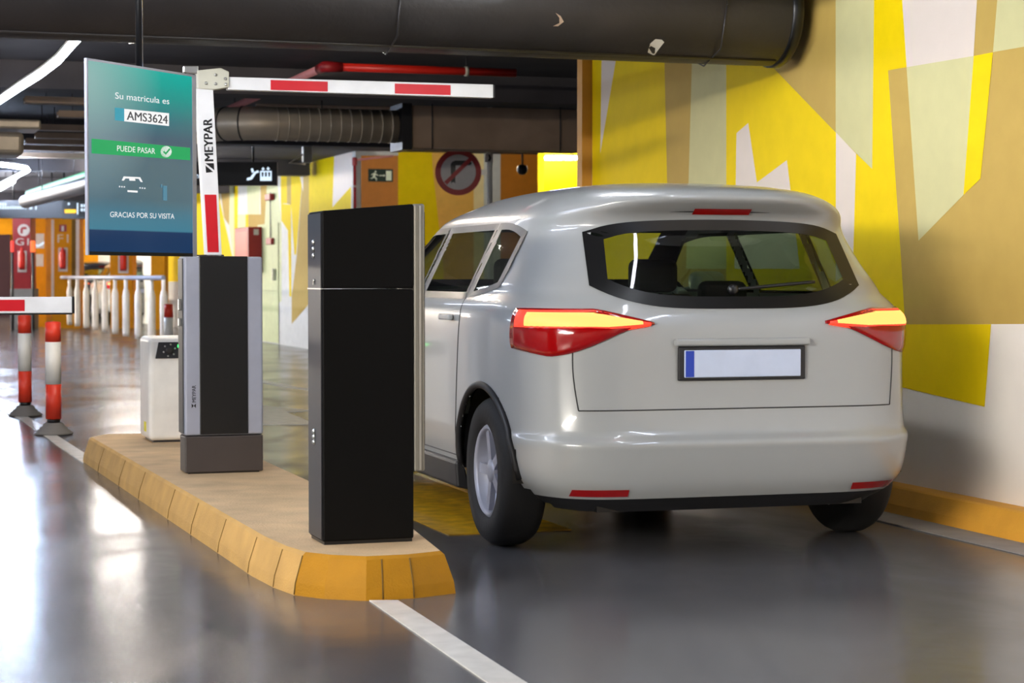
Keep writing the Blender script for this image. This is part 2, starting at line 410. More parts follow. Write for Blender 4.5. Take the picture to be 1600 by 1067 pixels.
mid = inset(base, 0.006, 0.045); top_lo = inset(base, 0.038, IT-0.012); tin = inset(base, 0.052, IT)
rings = [[p.copy() for p in base], mid, top_lo, tin]
vs = [p for r in rings for p in r]
fs = [(r*n+i, r*n+(i+1) % n, (r+1)*n+(i+1) % n, (r+1)*n+i) for r in range(3) for i in range(n)]
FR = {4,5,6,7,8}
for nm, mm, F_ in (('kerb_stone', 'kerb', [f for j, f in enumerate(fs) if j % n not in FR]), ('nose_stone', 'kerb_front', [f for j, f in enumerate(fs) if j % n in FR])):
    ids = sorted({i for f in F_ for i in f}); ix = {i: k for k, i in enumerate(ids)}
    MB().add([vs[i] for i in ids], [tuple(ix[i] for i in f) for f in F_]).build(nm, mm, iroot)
tp = MB(); tp.prism([p + Vector((0,0,-0.02)) for p in tin], (0,0,0.02))
M['kerb_top'] = mat('island_top_ochre', (208, 176, 134), 0.8, var=0.14, scale=5, bump=0.45, bscale=90)
tp.build('island_top', 'kerb_top', iroot)
M['joint'] = mat('dirty_joint', (112, 84, 30), 0.9)
# joints between the kerb stones
jt = MB()
for x0,y0,x1,y1 in [(332,797,352,752)]: pass
def joint(pa, pb, r=0.004):
    jt.tube([pa, pb], r, 6)
JN = [(0.25,0),(0.55,0),(0.80,0),(0.15,1),(0.42,1),(0.70,1),(0.97,1),(0.0,3),(0.0,4),(0.35,6),(0.0,7)]
for f, i in JN:
    lo = rings[0][i].lerp(rings[0][i+1], f); mi_ = rings[1][i].lerp(rings[1][i+1], f); hi = rings[2][i].lerp(rings[2][i+1], f)
    lo.z += 0.003
    MB().tube([lo, mi_, hi], 0.003, 6).build('stone_joint', 'joint', iroot)

# ================================================================== KIOSK
kp = at_z(505, 852, IT)
kio = thing('ticket_kiosk', 'tall black ticket kiosk with slanted top on the near end of the island', 'kiosk', kp, TH)
KW, KD = 0.356, 0.235
zl, zr = 1.262, 1.292
def slab(mb, x0, x1, y0, y1, z0, zl_, zr_, mi=0):
    vs = [(x0,y0,z0),(x1,y0,z0),(x1,y1,z0),(x0,y1,z0),(x0,y0,zl_),(x1,y0,zr_),(x1,y1,zr_),(x0,y1,zl_)]
    mb.add(vs, [(3,2,1,0),(4,5,6,7),(0,1,5,4),(1,2,6,5),(2,3,7,6),(3,0,4,7)], mi)
zs = (852-450)*kp.y/FPX
k1 = MB(); slab(k1, 0, KW, 0.002, KD, 0.012, zs-0.0015, zs-0.0015); k1.build('lower_door', 'black_paint', kio, bevel=0.006)
k2 = MB(); slab(k2, 0, KW, 0.002, KD, zs+0.0015, zl, zr); k2.build('upper_housing', 'black_paint', kio, bevel=0.006)
MB().bx(0.006, KW-0.006, 0.006, KD-0.006, 0, 0.014).build('plinth', 'black', kio)
sd = MB(); slab(sd, -0.004, -0.0002, 0.012, KD-0.004, 0.02, zs-0.002, zs-0.002)
slab(sd, -0.004, -0.0002, 0.012, KD-0.004, zs+0.003, zl-0.008, zl-0.008); sd.build('side_plate', 'charcoal', kio)
MB().bx(-0.006, -0.0002, 0.004, KD-0.002, zs-0.002, zs+0.003).build('seam_strip', 'alu', kio)
def bolt(z, y=KD*0.52, name='bolt'):
    MB().lathe((-0.004, y, z), [(0.011,0),(0.011,0.004),(0.006,0.009),(0.001,0.010)], 14, ax=(-1,0,0)).build(name, 'alu', kio)
for py in (382, 392.5, 403): bolt((852-py)*kp.y/FPX*1.012)
for py in (676, 684.5, 693): bolt((852-py)*kp.y/FPX*0.998)
lk = MB().lathe((-0.004, KD*0.5, (852-437)*kp.y/FPX), [(0.006,0),(0.006,0.005),(0.001,0.006)], 12, ax=(-1,0,0))
lk.bx(-0.010,-0.004,KD*0.5-0.002,KD*0.5+0.002,(852-444)*kp.y/FPX,(852-436)*kp.y/FPX); lk.build('lock', 'alu', kio)
fb = MB(); zf = (850-739)*kp.y/FPX
slab(fb, KW+0.001, KW+0.046, 0.004, KD+0.03, zf, zr+0.0, zr+0.001)
fb.build('fascia', 'fascia_grey' if 'fascia_grey' in M else 'alu', kio, bevel=0.008)
fg = MB(); fg.bx(KW+0.022, KW+0.030, 0.0, 0.004, zf+0.006, zr-0.006); fg.build('fascia_rib', 'alu', kio)
fr = MB(); fr.bx(KW+0.046, KW+0.050, 0.02, KD, zf+0.1, zr-0.03); fr.build('touch_panel', 'black', kio)
# ================================================================== BARRIER CABINET with folding arm
bp_ = at_z(289, 741, IT)
bar = thing('barrier_cabinet', 'silver barrier cabinet with black centre panel and raised folding arm on the island', 'barrier', bp_, TH)
BW, BD, BH = 0.408, 0.17, (741-400)*bp_.y/FPX
zb_ = (741-681)*bp_.y/FPX
cbn = MB().rbox(0, BW, 0, BD, zb_, BH, 0.012); cbn.build('housing', 'silver', bar)
x0p = 0.078; x1p = 0.328
MB().rbox(x0p, x1p, -0.006, 0.01, zb_+0.006, BH+0.002, 0.003, 2).build('front_panel', 'black', bar)
MB().rbox(0.002, BW-0.002, -0.002, BD-0.002, 0.006, zb_-0.003, 0.006, 2).build('base_plinth', 'plinth_brown', bar)
MB().bx(0.02, BW-0.02, 0.01, BD-0.012, 0, 0.01).build('foot', 'black', bar)
MB().rbox(-0.006, 0.0, 0.02, BD-0.01, zb_+0.01, BH-0.01, 0.003, 2).build('side_strip', 'charcoal', bar)
MB().rbox(-0.022, -0.004, 0.06, 0.09, 0.76, 0.80, 0.004, 2).build('latch', 'alu', bar); MB().rbox(-0.022,-0.004,0.06,0.09,0.84,0.90,0.004,2).build('latch', 'alu', bar)
# maker's word on the silver stile
lg = MB()
za = (741-632)*bp_.y/FPX; zb2 = (741-611)*bp_.y/FPX
xl = 0.058
put_text(lg, 'MEYPAR', (xl, -0.001, za+0.012), (xl, -0.001, zb2+0.03), (-0.020, 0, 0), bold=0.0008, lift=Vector((0,-0.0006,0)))
lg.add([(xl,-0.0016,za-0.018),(xl-0.022,-0.0016,za-0.018),(xl,-0.0016,za+0.006),(xl-0.022,-0.0016,za+0.006),(xl-0.011,-0.0016,za-0.006)], [(0,4,2),(1,3,4)])
lg.build('lettering', 'black', bar, recalc=False)
# arm: rising section
AY = 0.05
def bl(px, py, dy=AY):          # pixel -> local point on the arm's plane
    n_ = D; p_ = bp_ + D*dy; return loc2(bar, at_pl(px, py, p_, n_))
lo1, lo2, hi1, hi2 = bl(322,402), bl(347,402), bl(306,138), bl(333,138)
def flat_arm(name, pts, th, m, parent): 
    b = MB().prism([Vector((p.x, p.y, p.z)) for p in pts], (0, th, 0)); return b.build(name, m, parent, bevel=0.003)
ARM = flat_arm('arm_post', [lo1, lo2, hi2, hi1], 0.06, 'white_steel', bar)
rb = MB().prism([bl(319.5,304,AY-0.002), bl(338,304,AY-0.002), bl(342,394,AY-0.002), bl(324.5,394,AY-0.002)], (0,0.002,0)); rb.build('red_band', 'red_band', ARM)
kp1, kp2 = bl(338,304,AY-0.003), bl(343,394,AY-0.003)
eg = MB().prism([bl(345.5,300,AY-0.002), bl(347.5,300,AY-0.002), bl(347.5,400,AY-0.002),bl(345.5,400,AY-0.002)], (0,0.03,0))
tx = MB()
A = bl(333.5,252,AY-0.001); B = bl(331,186,AY-0.001)
upv = bl(317,220,AY-0.001)-bl(331,220,AY-0.001)
put_text(tx, 'MEYPAR', A, B, upv, lift=Vector((0,-0.001,0)), bold=0.004)
q = [bl(321,256,AY-0.002), bl(321,270,AY-0.002), bl(334,256,AY-0.002), bl(334,270,AY-0.002), bl(327,263,AY-0.002)]
tx.add([bl(321,255,AY-0.002),bl(334,255,AY-0.002),bl(335,266,AY-0.002),bl(321,258.5,AY-0.002),bl(322,270,AY-0.002),bl(333,268.5,AY-0.002)], [(0,1,2),(3,4,5)])
tx.build('lettering', 'black', ARM, recalc=False)
# knuckle plate and folded boom
kn = MB().prism([bl(308,110,AY-0.012), bl(345,106,AY-0.012), bl(358,112,AY-0.012), bl(358,136,AY-0.012), bl(335,140,AY-0.012), bl(310,138,AY-0.012)], (0,0.085,0))
KN = kn.build('knuckle_plate', 'cream_plate', bar, bevel=0.004)
for px, py in ((322,130),(337,117),(352,123),(337,131),(353,132)):
    c = bl(px, py, AY-0.012); MB().lathe(c, [(0.008,0),(0.008,0.004),(0.002,0.006)], 10, ax=(0,-1,0)).build('screw', 'alu', KN)
BO = flat_arm('boom', [bl(356,120), bl(771,132), bl(771,153), bl(356,140)], 0.055, 'white_steel', bar)
for xa, xb_ in ((423,512),(617,704)):
    f = lambda x: 120 + (x-356)*12/415
    MB().prism([bl(xa,f(xa)+3,AY-0.002), bl(xb_,f(xb_)+3,AY-0.002), bl(xb_,f(xb_)+18.5,AY-0.002), bl(xa,f(xa)+18.5,AY-0.002)], (0,0.002,0)).build('red_band', 'red_band', BO)
MB().prism([bl(770.5,132.5,AY-0.001), bl(773,132.5,AY-0.001), bl(773,152.5,AY-0.001), bl(770.5,152.5,AY-0.001)], (0,0.057,0)).build('end_cap', 'dark_metal', BO)
rd = MB().tube([bl(290,110,AY+0.01), bl(291,150,AY+0.01), bl(299,330,AY+0.01), bl(302,402,AY+0.01)], 0.0045, 8)
rd.build('pull_rod', 'dark_metal', bar)
MB().prism([bl(287,103,AY-0.005), bl(310,103,AY-0.005), bl(310,115,AY-0.005), bl(287,113,AY-0.005)], (0,0.04,0)).build('rod_bracket', 'alu', bar, bevel=0.003)
MB().prism([bl(296,398,AY), bl(350,398,AY), bl(350,404,AY), bl(296,404,AY)], (0,0.06,0)).build('arm_socket', 'dark_metal', bar)

# ================================================================== LOW WHITE CABINET
wp = at_z(233, 692, IT)
def white_cabinet(root):
    W_c, D_c, H_c = 0.36, 0.40, 0.645
    MB().rbox(0, W_c, 0, D_c, 0.012, H_c, 0.03, 4).build('housing', 'white_paint', root)
    MB().bx(0.03, W_c-0.03, 0.03, D_c-0.03, 0, 0.014).build('plinth', 'charcoal', root)
    return W_c, D_c, H_c
wc = thing('low_barrier_cabinet', 'low white cabinet with black control panel standing behind the silver barrier cabinet', 'barrier cabinet', wp, TH)
Wc, Dc, Hc = white_cabinet(wc)
xa = 0.05; zt_ = Hc-0.03; zq = Hc-0.13
cp = MB().prism([(0.04,-0.001,zq),(0.30,-0.001,zq),(0.30,-0.001,zt_),(0.06,-0.001,zt_)], (0,-0.008,0))
CP = cp.build('control_panel', 'charcoal', wc, bevel=0.002)
MB().lathe((0.125,-0.009,(zq+zt_)/2), [(0.024,0),(0.024,0.006),(0.014,0.008),(0.002,0.008)], 20, ax=(0,-1,0)).build('dial', 'dark_metal', CP)
M['led_dot'] = emis('green_status_led', (40, 255, 90), 6)
MB().lathe((0.185,-0.009,zt_-0.025), [(0.011,0),(0.011,0.003),(0.002,0.005)], 12, ax=(0,-1,0)).build('status_light', 'led_dot', CP)
for a_ in range(6):
    an = a_*math.pi/3+0.3
    MB().lathe((0.125+0.036*math.cos(an),-0.009,(zq+zt_)/2+0.036*math.sin(an)), [(0.006,0),(0.006,0.002),(0.001,0.003)], 8, ax=(0,-1,0)).build('button', 'alu', CP)
M['sticker'] = mat('yellow_sticker', (232, 222, 20), 0.5)
MB().bx(-0.0015, 0.0, 0.12, 0.21, 0.06, 0.12).build('sticker', 'sticker', wc)

# ================================================================== STRIPED POSTS
def striped_post(px, py, h, r, label):
    p = at_z(px, py, 0.005); t = thing('flexible_post', label, 'traffic post', p, 0, 'red and white flexible posts')
    MB().lathe((0,0,0), [(0.14,0),(0.14,0.012),(0.125,0.016),(0.122,0.03),(0.105,0.034),(0.10,0.05),(0.085,0.055),(0.075,0.075),(0.06,0.085)], 28).build('rubber_base', 'rubber', t)
    MB().lathe((0,0,0.084), [(r*0.85,0),(r*0.85,0.03)], 20).build('collar', 'black', t)
    z = 0.113; hh = h - z
    for f0_, f1_, m_, nm in ((0,.36,'orange_red','red_sleeve'),(.36,.80,'white_paint','white_sleeve'),(.80,1.0,'orange_red','red_sleeve')):
        MB().lathe((0,0,z), [(r,hh*f0_+.0005),(r,hh*f1_-.0005)], 24).build(nm, m_, t)
    MB().lathe((0,0,h-.001), [(r*.96,0),(r*.9,0.006),(r*.5,0.01),(0.001,0.011)], 20).build('cap', 'orange_red', t)
    return t
striped_post(39.5, 649, 0.835, 0.055, 'red and white striped post on round rubber base, the further of the two at left')
striped_post(84, 678, 0.825, 0.057, 'red and white striped post on round rubber base, the nearer of the two at left')
striped_post(264, 590, 0.84, 0.052, 'red and white striped post standing behind the low white cabinet')

# ================================================================== LEFT BARRIER
lp = at_y(110, 476, 10.6); 
lb = thing('left_lane_barrier', 'lowered red and white barrier arm crossing the left lane', 'barrier', (lp-E*2.6-Vector((0,0,lp.z))), TH)
MB().rbox(-0.2, 0.2, -0.02, 0.30, 0, 1.12, 0.03, 3).build('housing', 'white_paint', lb)
zc = lp.z; hA = 12.5*10.6/FPX
BA = MB().bx(-0.1, 2.6, -0.09, -0.03, zc-hA, zc+hA).build('boom', 'white_steel', lb, bevel=0.004)
for a_, b_ in ((1.90,2.355),(0.7,1.3)): MB().bx(a_, b_, -0.0925, -0.09, zc-hA+0.012, zc+hA-0.014).build('red_band', 'red_band', BA)
MB().bx(2.6, 2.612, -0.093, -0.027, zc-hA-0.002, zc+hA+0.002).build('end_cap', 'black', BA)
MB().bx(0.0, 2.6, -0.091, -0.03, zc-hA-0.008, zc-hA-0.0005).build('rubber_edge', 'black', BA)
MB().lathe((0,-0.02,zc), [(0.06,0),(0.06,0.012)], 20, ax=(0,-1,0)).build('pivot', 'dark_metal', lb)

# ================================================================== HANGING SCREEN
ZL = 8.7; ZR = 9.424
TL = at_y(135,92,ZL); BLc = at_y(135,397,ZL); TR = at_y(301.5,117,ZR); BR = at_y(301.5,399,ZR)
BLc = Vector((TL.x,TL.y,BLc.z)); BR = Vector((TR.x,TR.y,BLc.z)); TR = Vector((BR.x,BR.y,TL.z))
ux = (TR-TL); SW = ux.length; ux = ux.normalized(); SH = TL.z-BLc.z; nx = Vector((0,0,1)).cross(ux).normalized()
if nx.y > 0: nx = -nx
scr = thing('hanging_screen', 'flat display screen hanging from a black pole, showing a welcome message', 'screen', ((TL+TR)/2).xy.to_3d()+Vector((0,0,BLc.z)), math.atan2(ux.y, ux.x))
def sl(px, py, lift=0.001): return loc2(scr, at_pl(px, py, TL, nx) + nx*lift)
hW = SW/2
bz = MB().bx(-hW, hW, 0.002, 0.010, 0, SH); bz.bx(-hW*.6, hW*.6, 0.010, 0.05, 0.1, SH); bz.build('back_case', 'black', scr)
fr = MB(); fr.bx(-hW-0.004,-hW+0.006,-0.004,0.010,-0.004,SH+0.004); fr.bx(hW-0.012,hW+0.02,-0.004,0.010,-0.004,SH+0.004)
fr.bx(-hW,hW,-0.004,0.010,SH-0.006,SH+0.004); fr.build('frame', 'silver', scr)
MB().bx(-hW+0.012,hW-0.012,-0.003,0.002,-0.004,0.012).build('bottom_rail', 'black', scr)
def screen_mat():
    m = bpy.data.materials.new('screen_picture'); m.use_nodes = True; nt = m.node_tree; b = nt.nodes['Principled BSDF']
    b.inputs['Base Color'].default_value = (0.004,0.004,0.005,1); b.inputs['Roughness'].default_value = 0.15
    tc = nt.nodes.new('ShaderNodeTexCoord'); sp = nt.nodes.new('ShaderNodeSeparateXYZ'); nt.links.new(tc.outputs['Object'], sp.inputs[0])
    mz = nt.nodes.new('ShaderNodeMapRange'); mz.inputs['From Min'].default_value = 0.0; mz.inputs['From Max'].default_value = SH
    nt.links.new(sp.outputs['Z'], mz.inputs['Value'])
    rp = nt.nodes.new('ShaderNodeValToRGB'); e = rp.color_ramp.elements
    e[0].position = 0; e[0].color = (*lin((27,58,98)),1); e[1].position = 1; e[1].color = (*lin((0,178,165)),1)
    for p, c in ((0.127,(27,56,95)),(0.13,(66,128,150)),(0.22,(66,120,142)),(0.30,(64,103,124)),(0.5,(68,104,126)),(0.62,(52,88,118)),(0.72,(40,112,130)),(0.85,(0,150,146))):
        x = e.new(p); x.color = (*lin(c),1)
    nt.links.new(mz.outputs[0], rp.inputs[0])
    # pale haze in the picture's upper left corner
    cb_ = nt.nodes.new('ShaderNodeVectorMath'); cb_.operation = 'DISTANCE'; cb_.inputs[1].default_value = (-hW, 0, SH*0.90)
    nt.links.new(tc.outputs['Object'], cb_.inputs[0])
    mr = nt.nodes.new('ShaderNodeMapRange'); mr.inputs['From Min'].default_value = 0.0; mr.inputs['From Max'].default_value = 0.55; mr.inputs['To Min'].default_value = 0.8; mr.inputs['To Max'].default_value = 0
    nt.links.new(cb_.outputs['Value'], mr.inputs['Value'])
    mx = nt.nodes.new('ShaderNodeMix'); mx.data_type = 'RGBA'; mx.inputs['B'].default_value = (*lin((160,190,190)),1)
    nt.links.new(mr.outputs[0], mx.inputs['Factor']); nt.links.new(rp.outputs[0], mx.inputs['A'])
    nt.links.new(mx.outputs['Result'], b.inputs['Emission Color']); b.inputs['Emission Strength'].default_value = 0.92
    return m
M['screen'] = screen_mat()
SP = MB().bx(-hW+0.012, hW-0.012, -0.002, 0.002, 0.012, SH-0.006).build('display', 'screen', scr)
M['scr_white'] = emis('screen_white', (250,250,250), 0.95); M['scr_green'] = emis('screen_green', (8,166,92), 0.95)
M['scr_dark'] = emis('screen_dark', (70,70,74), 0.9); M['scr_cyan'] = emis('screen_cyan', (46,160,184), 0.9); M['scr_soft'] = emis('screen_soft_blue', (84,140,164), 0.9)
g = MB()
def scr_quad(pts, mi, lift=0.004): g.add([sl(x,y,lift) for x, y in pts], [list(range(len(pts)))], mi)
scr_quad([(142,216.5),(296,231),(296,250.5),(142,239.5)], 1)
scr_quad([(193,170),(263,177),(263,197),(193,189.5)], 0)
scr_quad([(178.5,168),(193,169.5),(193,189.5),(178.5,188)], 3)
def stext(s, x0, y0, x1, y1, hpx, mi, bold=0.0, lift=0.0055):
    A = sl(x0,y0,lift); B = sl(x1,y1,lift); U = sl(x0,y0-hpx,lift)-A
    put_text(g, s, A, B, U, lift=Vector((0,0,0)), mi=mi)
    if bold: put_text(g, s, A+Vector((bold,0,0)), B+Vector((bold,0,0)), U, mi=mi)
stext('Su matricula es', 178.5, 154, 263, 163, 10, 0)
stext('AMS3624', 196.5, 187, 260, 193.5, 13.5, 2, 0.003)
stext('PUEDE PASAR', 181.5, 236, 241, 240.5, 9, 0)
stext('GRACIAS POR SU VISITA', 170.5, 339, 271, 342, 8.5, 0)
# tick in a white disc
cx, cy = 258.5, 237
scr_quad([(cx+8.6*math.cos(t*math.pi/16), cy+8.9*math.sin(t*math.pi/16)) for t in range(32)], 0)
scr_quad([(253,237.5),(255,235.5),(257.5,238.3),(263,231.5),(265,233.3),(257.6,242)], 1, 0.0055)
# little car pictogram
scr_quad([(189,282),(192,275.6),(218,276.8),(222,284.5),(218.5,284.2),(215.5,279.5),(210,279),(210.5,282.5),(201,282.3),(200.5,279),(195,278.8),(192.3,282.3)], 0)
scr_quad([(198,297),(214,298),(214,301),(198,300)], 0)
for k in range(3):
    for bx_, by_ in ((185.7,291.5),(217.7,293.6)):
        px, py = bx_+k*3.7, by_+k*0.3
        scr_quad([(px+1.2*math.cos(t*math.pi/4), py+1.2*math.sin(t*math.pi/4)) for t in range(8)], 0)
scr_quad([(254,290),(260,290.5),(260,313.5),(254,313)], 4)
scr_quad([(250.5,288),(252.5,288),(252.5,293),(250.5,293)], 4)
g.build('screen_message', ['scr_white','scr_green','scr_dark','scr_cyan','scr_soft'], scr, recalc=False)
ph = loc2(scr, at_pl(225,108,TL,nx)+nx*(-0.02))
MB().tube([(ph.x,0.025,SH+0.002),(ph.x,0.025,CEIL-BLc.z-0.02)], 0.017, 14).build('hanging_pole', 'pole_chrome' if 'pole_chrome' in M else 'black', scr)
MB().lathe((ph.x,0.025,CEIL-BLc.z-0.02), [(0.06,0),(0.06,0.018)], 20).build('ceiling_plate', 'black', scr)
MB().tube([(ph.x-0.002,0.007,SH+0.004),(ph.x-0.002,0.007,CEIL-BLc.z-0.03)], 0.003, 8).build('pole_highlight', 'chrome', scr)  # bright chrome strip set in as the highlight down the pole

# ================================================================== CEILING SERVICES
# big black wrapped duct across the lanes, ends at the right wall
dr = 0.285
pc = at_e(1229, 24, E_WALL-0.06); dc = tolane(pc)
de0 = dc[0]; dd = dc[1]; zc_ = dc[2]
bd = thing('black_air_duct', 'large black wrapped air duct running across the lanes under the ceiling', 'duct', lane(de0-2.5, dd, zc_), TH)
Lh = 9.0
body = MB(); N = 40
ring = []
for i in range(N):
    a_ = 2*math.pi*i/N; ring.append((math.cos(a_)*dr, math.sin(a_)*dr))
xs = [-Lh, -3.0, -2.6, -0.2, -0.15, 2.42]
vs = []; 
for j, x in enumerate(xs):
    for y, z in ring: vs.append((x, y, z))
body.add(vs, [(j*N+i, j*N+(i+1)%N, (j+1)*N+(i+1)%N, (j+1)*N+i) for j in range(len(xs)-1) for i in range(N)], 0, True)
body.add([(2.42, y, z) for y, z in ring], [list(range(N))]); body.add([(-Lh, y, z) for y, z in ring], [list(range(N))])
body.build('duct_body', 'duct_black', bd)
MB().lathe((2.40,0,0), [(dr*1.0,0),(dr*1.03,0.004),(dr*1.03,0.05),(dr*0.98,0.07),(dr*0.9,0.078)], 40, ax=(1,0,0)).build('end_collar', 'black', bd)
MB().lathe((-1.9,0,0), [(dr*1.002,0),(dr*1.006,0.004),(dr*1.006,0.03),(dr*1.002,0.034)], 40, ax=(1,0,0)).build('joint_band', 'duct_black', bd)
# seam ledge along its lower near side
a_ = math.radians(-112)
MB().tube([(-Lh, math.cos(a_)*dr, math.sin(a_)*dr), (2.38, math.cos(a_)*dr, math.sin(a_)*dr)], 0.010, 8).build('seam', 'duct_black', bd)
a_ = math.radians(-128)
def on_duct(px, py, lift=0.002):
    # first hit of the view ray with the duct cylinder
    o = CO - lane(0, dd, zc_); r = ray(px, py)
    od, oz = o.dot(D), o.z; rd_, rz_ = r.dot(D), r.z
    A_ = rd_**2+rz_**2; B_ = 2*(od*rd_+oz*rz_); C_ = od**2+oz**2-(dr+lift)**2
    t = (-B_-math.sqrt(max(B_*B_-4*A_*C_, 0)))/(2*A_)
    return loc2(bd, CO + r*t)
M['torn_paper'] = mat('torn_paper', (205, 198, 186), 0.8)
MB().add([on_duct(x,y) for x, y in [(1012,82),(1016,68),(1024,61),(1034,62),(1038,66),(1030,76),(1022,87)]], [list(range(7))]).build('torn_label', 'torn_paper', bd)
MB().add([on_duct(x,y) for x, y in [(868,20),(876,25),(881,34),(872,41),(864,41),(874,36),(874,28)]], [list(range(7))]).build('scuff', 'dull_scuff' if 'dull_scuff' in M else 'duct_sheet', bd)
for e_ in (-6.5, -3.4, 0.2, 2.0):
    MB().tube([(e_, -dr-0.02, 0), (e_, -dr-0.02, CEIL-zc_)], 0.006, 8).build('hanger_rod', 'dark_metal', bd)
    MB().tube([(e_, -dr-0.02, 0), (e_, -dr*0.8, -dr*0.8), (e_, 0, -dr-0.012), (e_, dr*0.8, -dr*0.8), (e_, dr+0.01, 0)], 0.005, 8).build('hanger_strap', 'dark_metal', bd)

def hung_tube(root, pts, r, m, name='pipe', n=16, rods=(), rodm='dark_metal'):
    P = [loc2(root, p) for p in pts]
    o = MB().tube(P, r, n).build(name, m, root)
    for p in rods:
        q_ = loc2(root, p); MB().tube([q_+Vector((0,0,r*0.8)), Vector((q_.x,q_.y,CEIL-root.location.z))], 0.006, 6).build('hanger_rod', rodm, root)
    return o
# red sprinkler pipe across, elbow and long dusty run
YP = 16.25
pa = at_y(508, 104, YP); e0, d0, zP = tolane(pa)
rp = thing('sprinkler_pipe', 'bright red sprinkler pipe crossing behind the black duct toward the right wall', 'pipe', pa, TH)
pb = lane(E_WALL+0.3, d0, zP)
hung_tube(rp, [pa, pb], 0.034, 'red_pipe', 'cross_pipe', rods=[lane(e0+1.2, d0, zP)])
run_end = lane(e0-0.03, d0+11.5, zP+0.0)
rp0 = rp
rp = thing('dusty_branch_pipe', 'long dusty red pipe running away along the lane from the red cross pipe', 'pipe', pa+D*0.21, TH)
hung_tube(rp, [pa+D*0.21, lane(e0, d0+8, zP), run_end], 0.034, 'dusty_red_pipe', 'branch_pipe', rods=[lane(e0, d0+4, zP), lane(e0, d0+11, zP)])
rp_b = rp; rp = rp0
MB().tube([loc2(rp, pa+E*0.14), loc2(rp, pa+E*0.03), loc2(rp, pa), loc2(rp, pa+D*0.05), loc2(rp, pa+D*0.2)], [0.042,0.046,0.046,0.046,0.042], 16).build('elbow', 'dark_red', rp)
rp = rp_b
q_ = lane(e0, d0+6.8, zP); MB().tube([loc2(rp,q_), loc2(rp,q_+D*0.5)], 0.048, 16).build('coupling', 'dark_red', rp)
MB().tube([loc2(rp,q_+D*0.25), loc2(rp,q_+D*0.25+E*0.28-Vector((0,0,0.06)))], 0.02, 12).build('outlet', 'dark_red', rp)
rp = rp0
cl = lane(e0+1.2, d0, zP); MB().tube([loc2(rp, cl-E*0.015), loc2(rp, cl+E*0.015)], 0.041, 14).build('clamp', 'cream_plate', rp)
# spiral round duct with bend, joined to square duct
YS = 20.0
ps = at_y(618, 198, YS); es, ds, zS = tolane(ps)
rS = 25.5*YS/FPX
sd_ = thing('spiral_duct', 'round galvanised spiral duct bending away along the lane', 'duct', ps, TH)
e_b = tolane(at_d(425, 198, ds))[0]
path = [lane(es, ds, zS), lane(e_b, ds, zS)]
R_ = 0.55
for k in range(1, 9):
    t = k/8*math.pi/2*0.86; path.append(lane(e_b - R_*math.sin(t), ds + R_*(1-math.cos(t)), zS))
last = path[-1]; dr_ = (path[-1]-path[-2]).normalized()
path.append(last + dr_*0.8); path.append(last + dr_*1.6)
hung_tube(sd_, path, rS, 'duct_metal', 'duct_body', n=28, rods=[lane(e_b+0.5, ds, zS), lane(e_b-R_-0.4, ds+3.2, zS)])
nb = 12
for k in range(nb):
    e_ = es - 0.06 - (es-e_b)*k/nb
    MB().lathe(loc2(sd_, lane(e_, ds, zS)), [(rS,0),(rS+0.006,0.003),(rS+0.006,0.009),(rS,0.012)], 28, ax=(-1,0,0)).build('spiral_rib', 'duct_metal', sd_)
for k in (3,5,8):
    p_ = path[k+1]; t_ = (path[k+2]-path[k]).normalized(); lt = Vector((t_.dot(E), t_.dot(D), 0))
    MB().lathe(loc2(sd_, p_), [(rS,0),(rS+0.008,0.004),(rS+0.008,0.012),(rS,0.016)], 28, ax=lt).build('bend_ring', 'dark_metal', sd_)
bxl = tolane(at_d(622,200,ds))[0]; bxr = tolane(at_d(905,200,ds))[0]
z0 = at_d(760,233.5,ds-0.2).z; z1 = at_d(760,168,ds-0.2).z
rd_t = thing('rectangular_duct', 'dull rectangular sheet metal duct below the red pipe, left of the near wall', 'duct', lane((bxl+bxr)/2, ds, z0), TH)
hw_ = (bxr-bxl)/2
rdm = MB(); x0, x1 = -hw_+0.08, hw_; yd = 0.2; H_ = z1-z0
rdm.bx(x0, x1, -yd, yd, 0, H_)
# cross-broken near faces: shallow pyramids
xm = (x0+x1)/2
for xa_, xb2 in ((x0+0.01, xm-0.01),(xm+0.01, x1-0.01)):
    c = ((xa_+xb2)/2, -yd-0.02, H_/2)
    rdm.add([(xa_,-yd-0.0005,0.005),(xb2,-yd-0.0005,0.005),(xb2,-yd-0.0005,H_-0.005),(xa_,-yd-0.0005,H_-0.005),c], [(0,1,4),(1,2,4),(2,3,4),(3,0,4)])
rdm.build('duct_body', 'duct_sheet', rd_t)
fl = MB().bx(-hw_-0.02, -hw_+0.08, -yd-0.03, yd+0.03, -0.02, H_+0.02); fl.build('flange', 'dark_metal', rd_t)
for x in (-hw_*0.7, hw_*0.7): MB().tube([(x,-yd-0.03,-0.01),(x,-yd-0.03,CEIL-z0)], 0.006, 6).build('hanger_rod', 'dark_metal', rd_t)

def light_tube(pts, r, label, m='led', bracket=None, group=None):
    t = thing('led_tube_light', label, 'light', pts[0], 0, group)
    P = [loc2(t, p) for p in pts]
    MB().tube(P, r, 12).build('tube', m, t)
    MB().tube([p+Vector((0,0,r+0.016)) for p in P], 0.014, 8).build('rail', 'dark_metal', t)
    for p in (P[0].lerp(P[-1],0.15), P[0].lerp(P[-1],0.85)) if len(P) == 2 else (P[1], P[-2]):
        MB().tube([p+Vector((0,0,r+0.01)), Vector((p.x,p.y,CEIL-t.location.z))], 0.005, 6).build('hanger_rod', 'dark_metal', t)
    return t
ZT = 2.54
pts = [at_z(x,y,ZT) for x, y in ((137,43),(112,69.5),(90,95),(63,116),(30,137),(0,157),(-30,176))]
lt = light_tube(pts, 0.026, 'bent white led tube light hanging at the upper left beside the screen', 'led_dim')
ec = loc2(lt, pts[0]) 
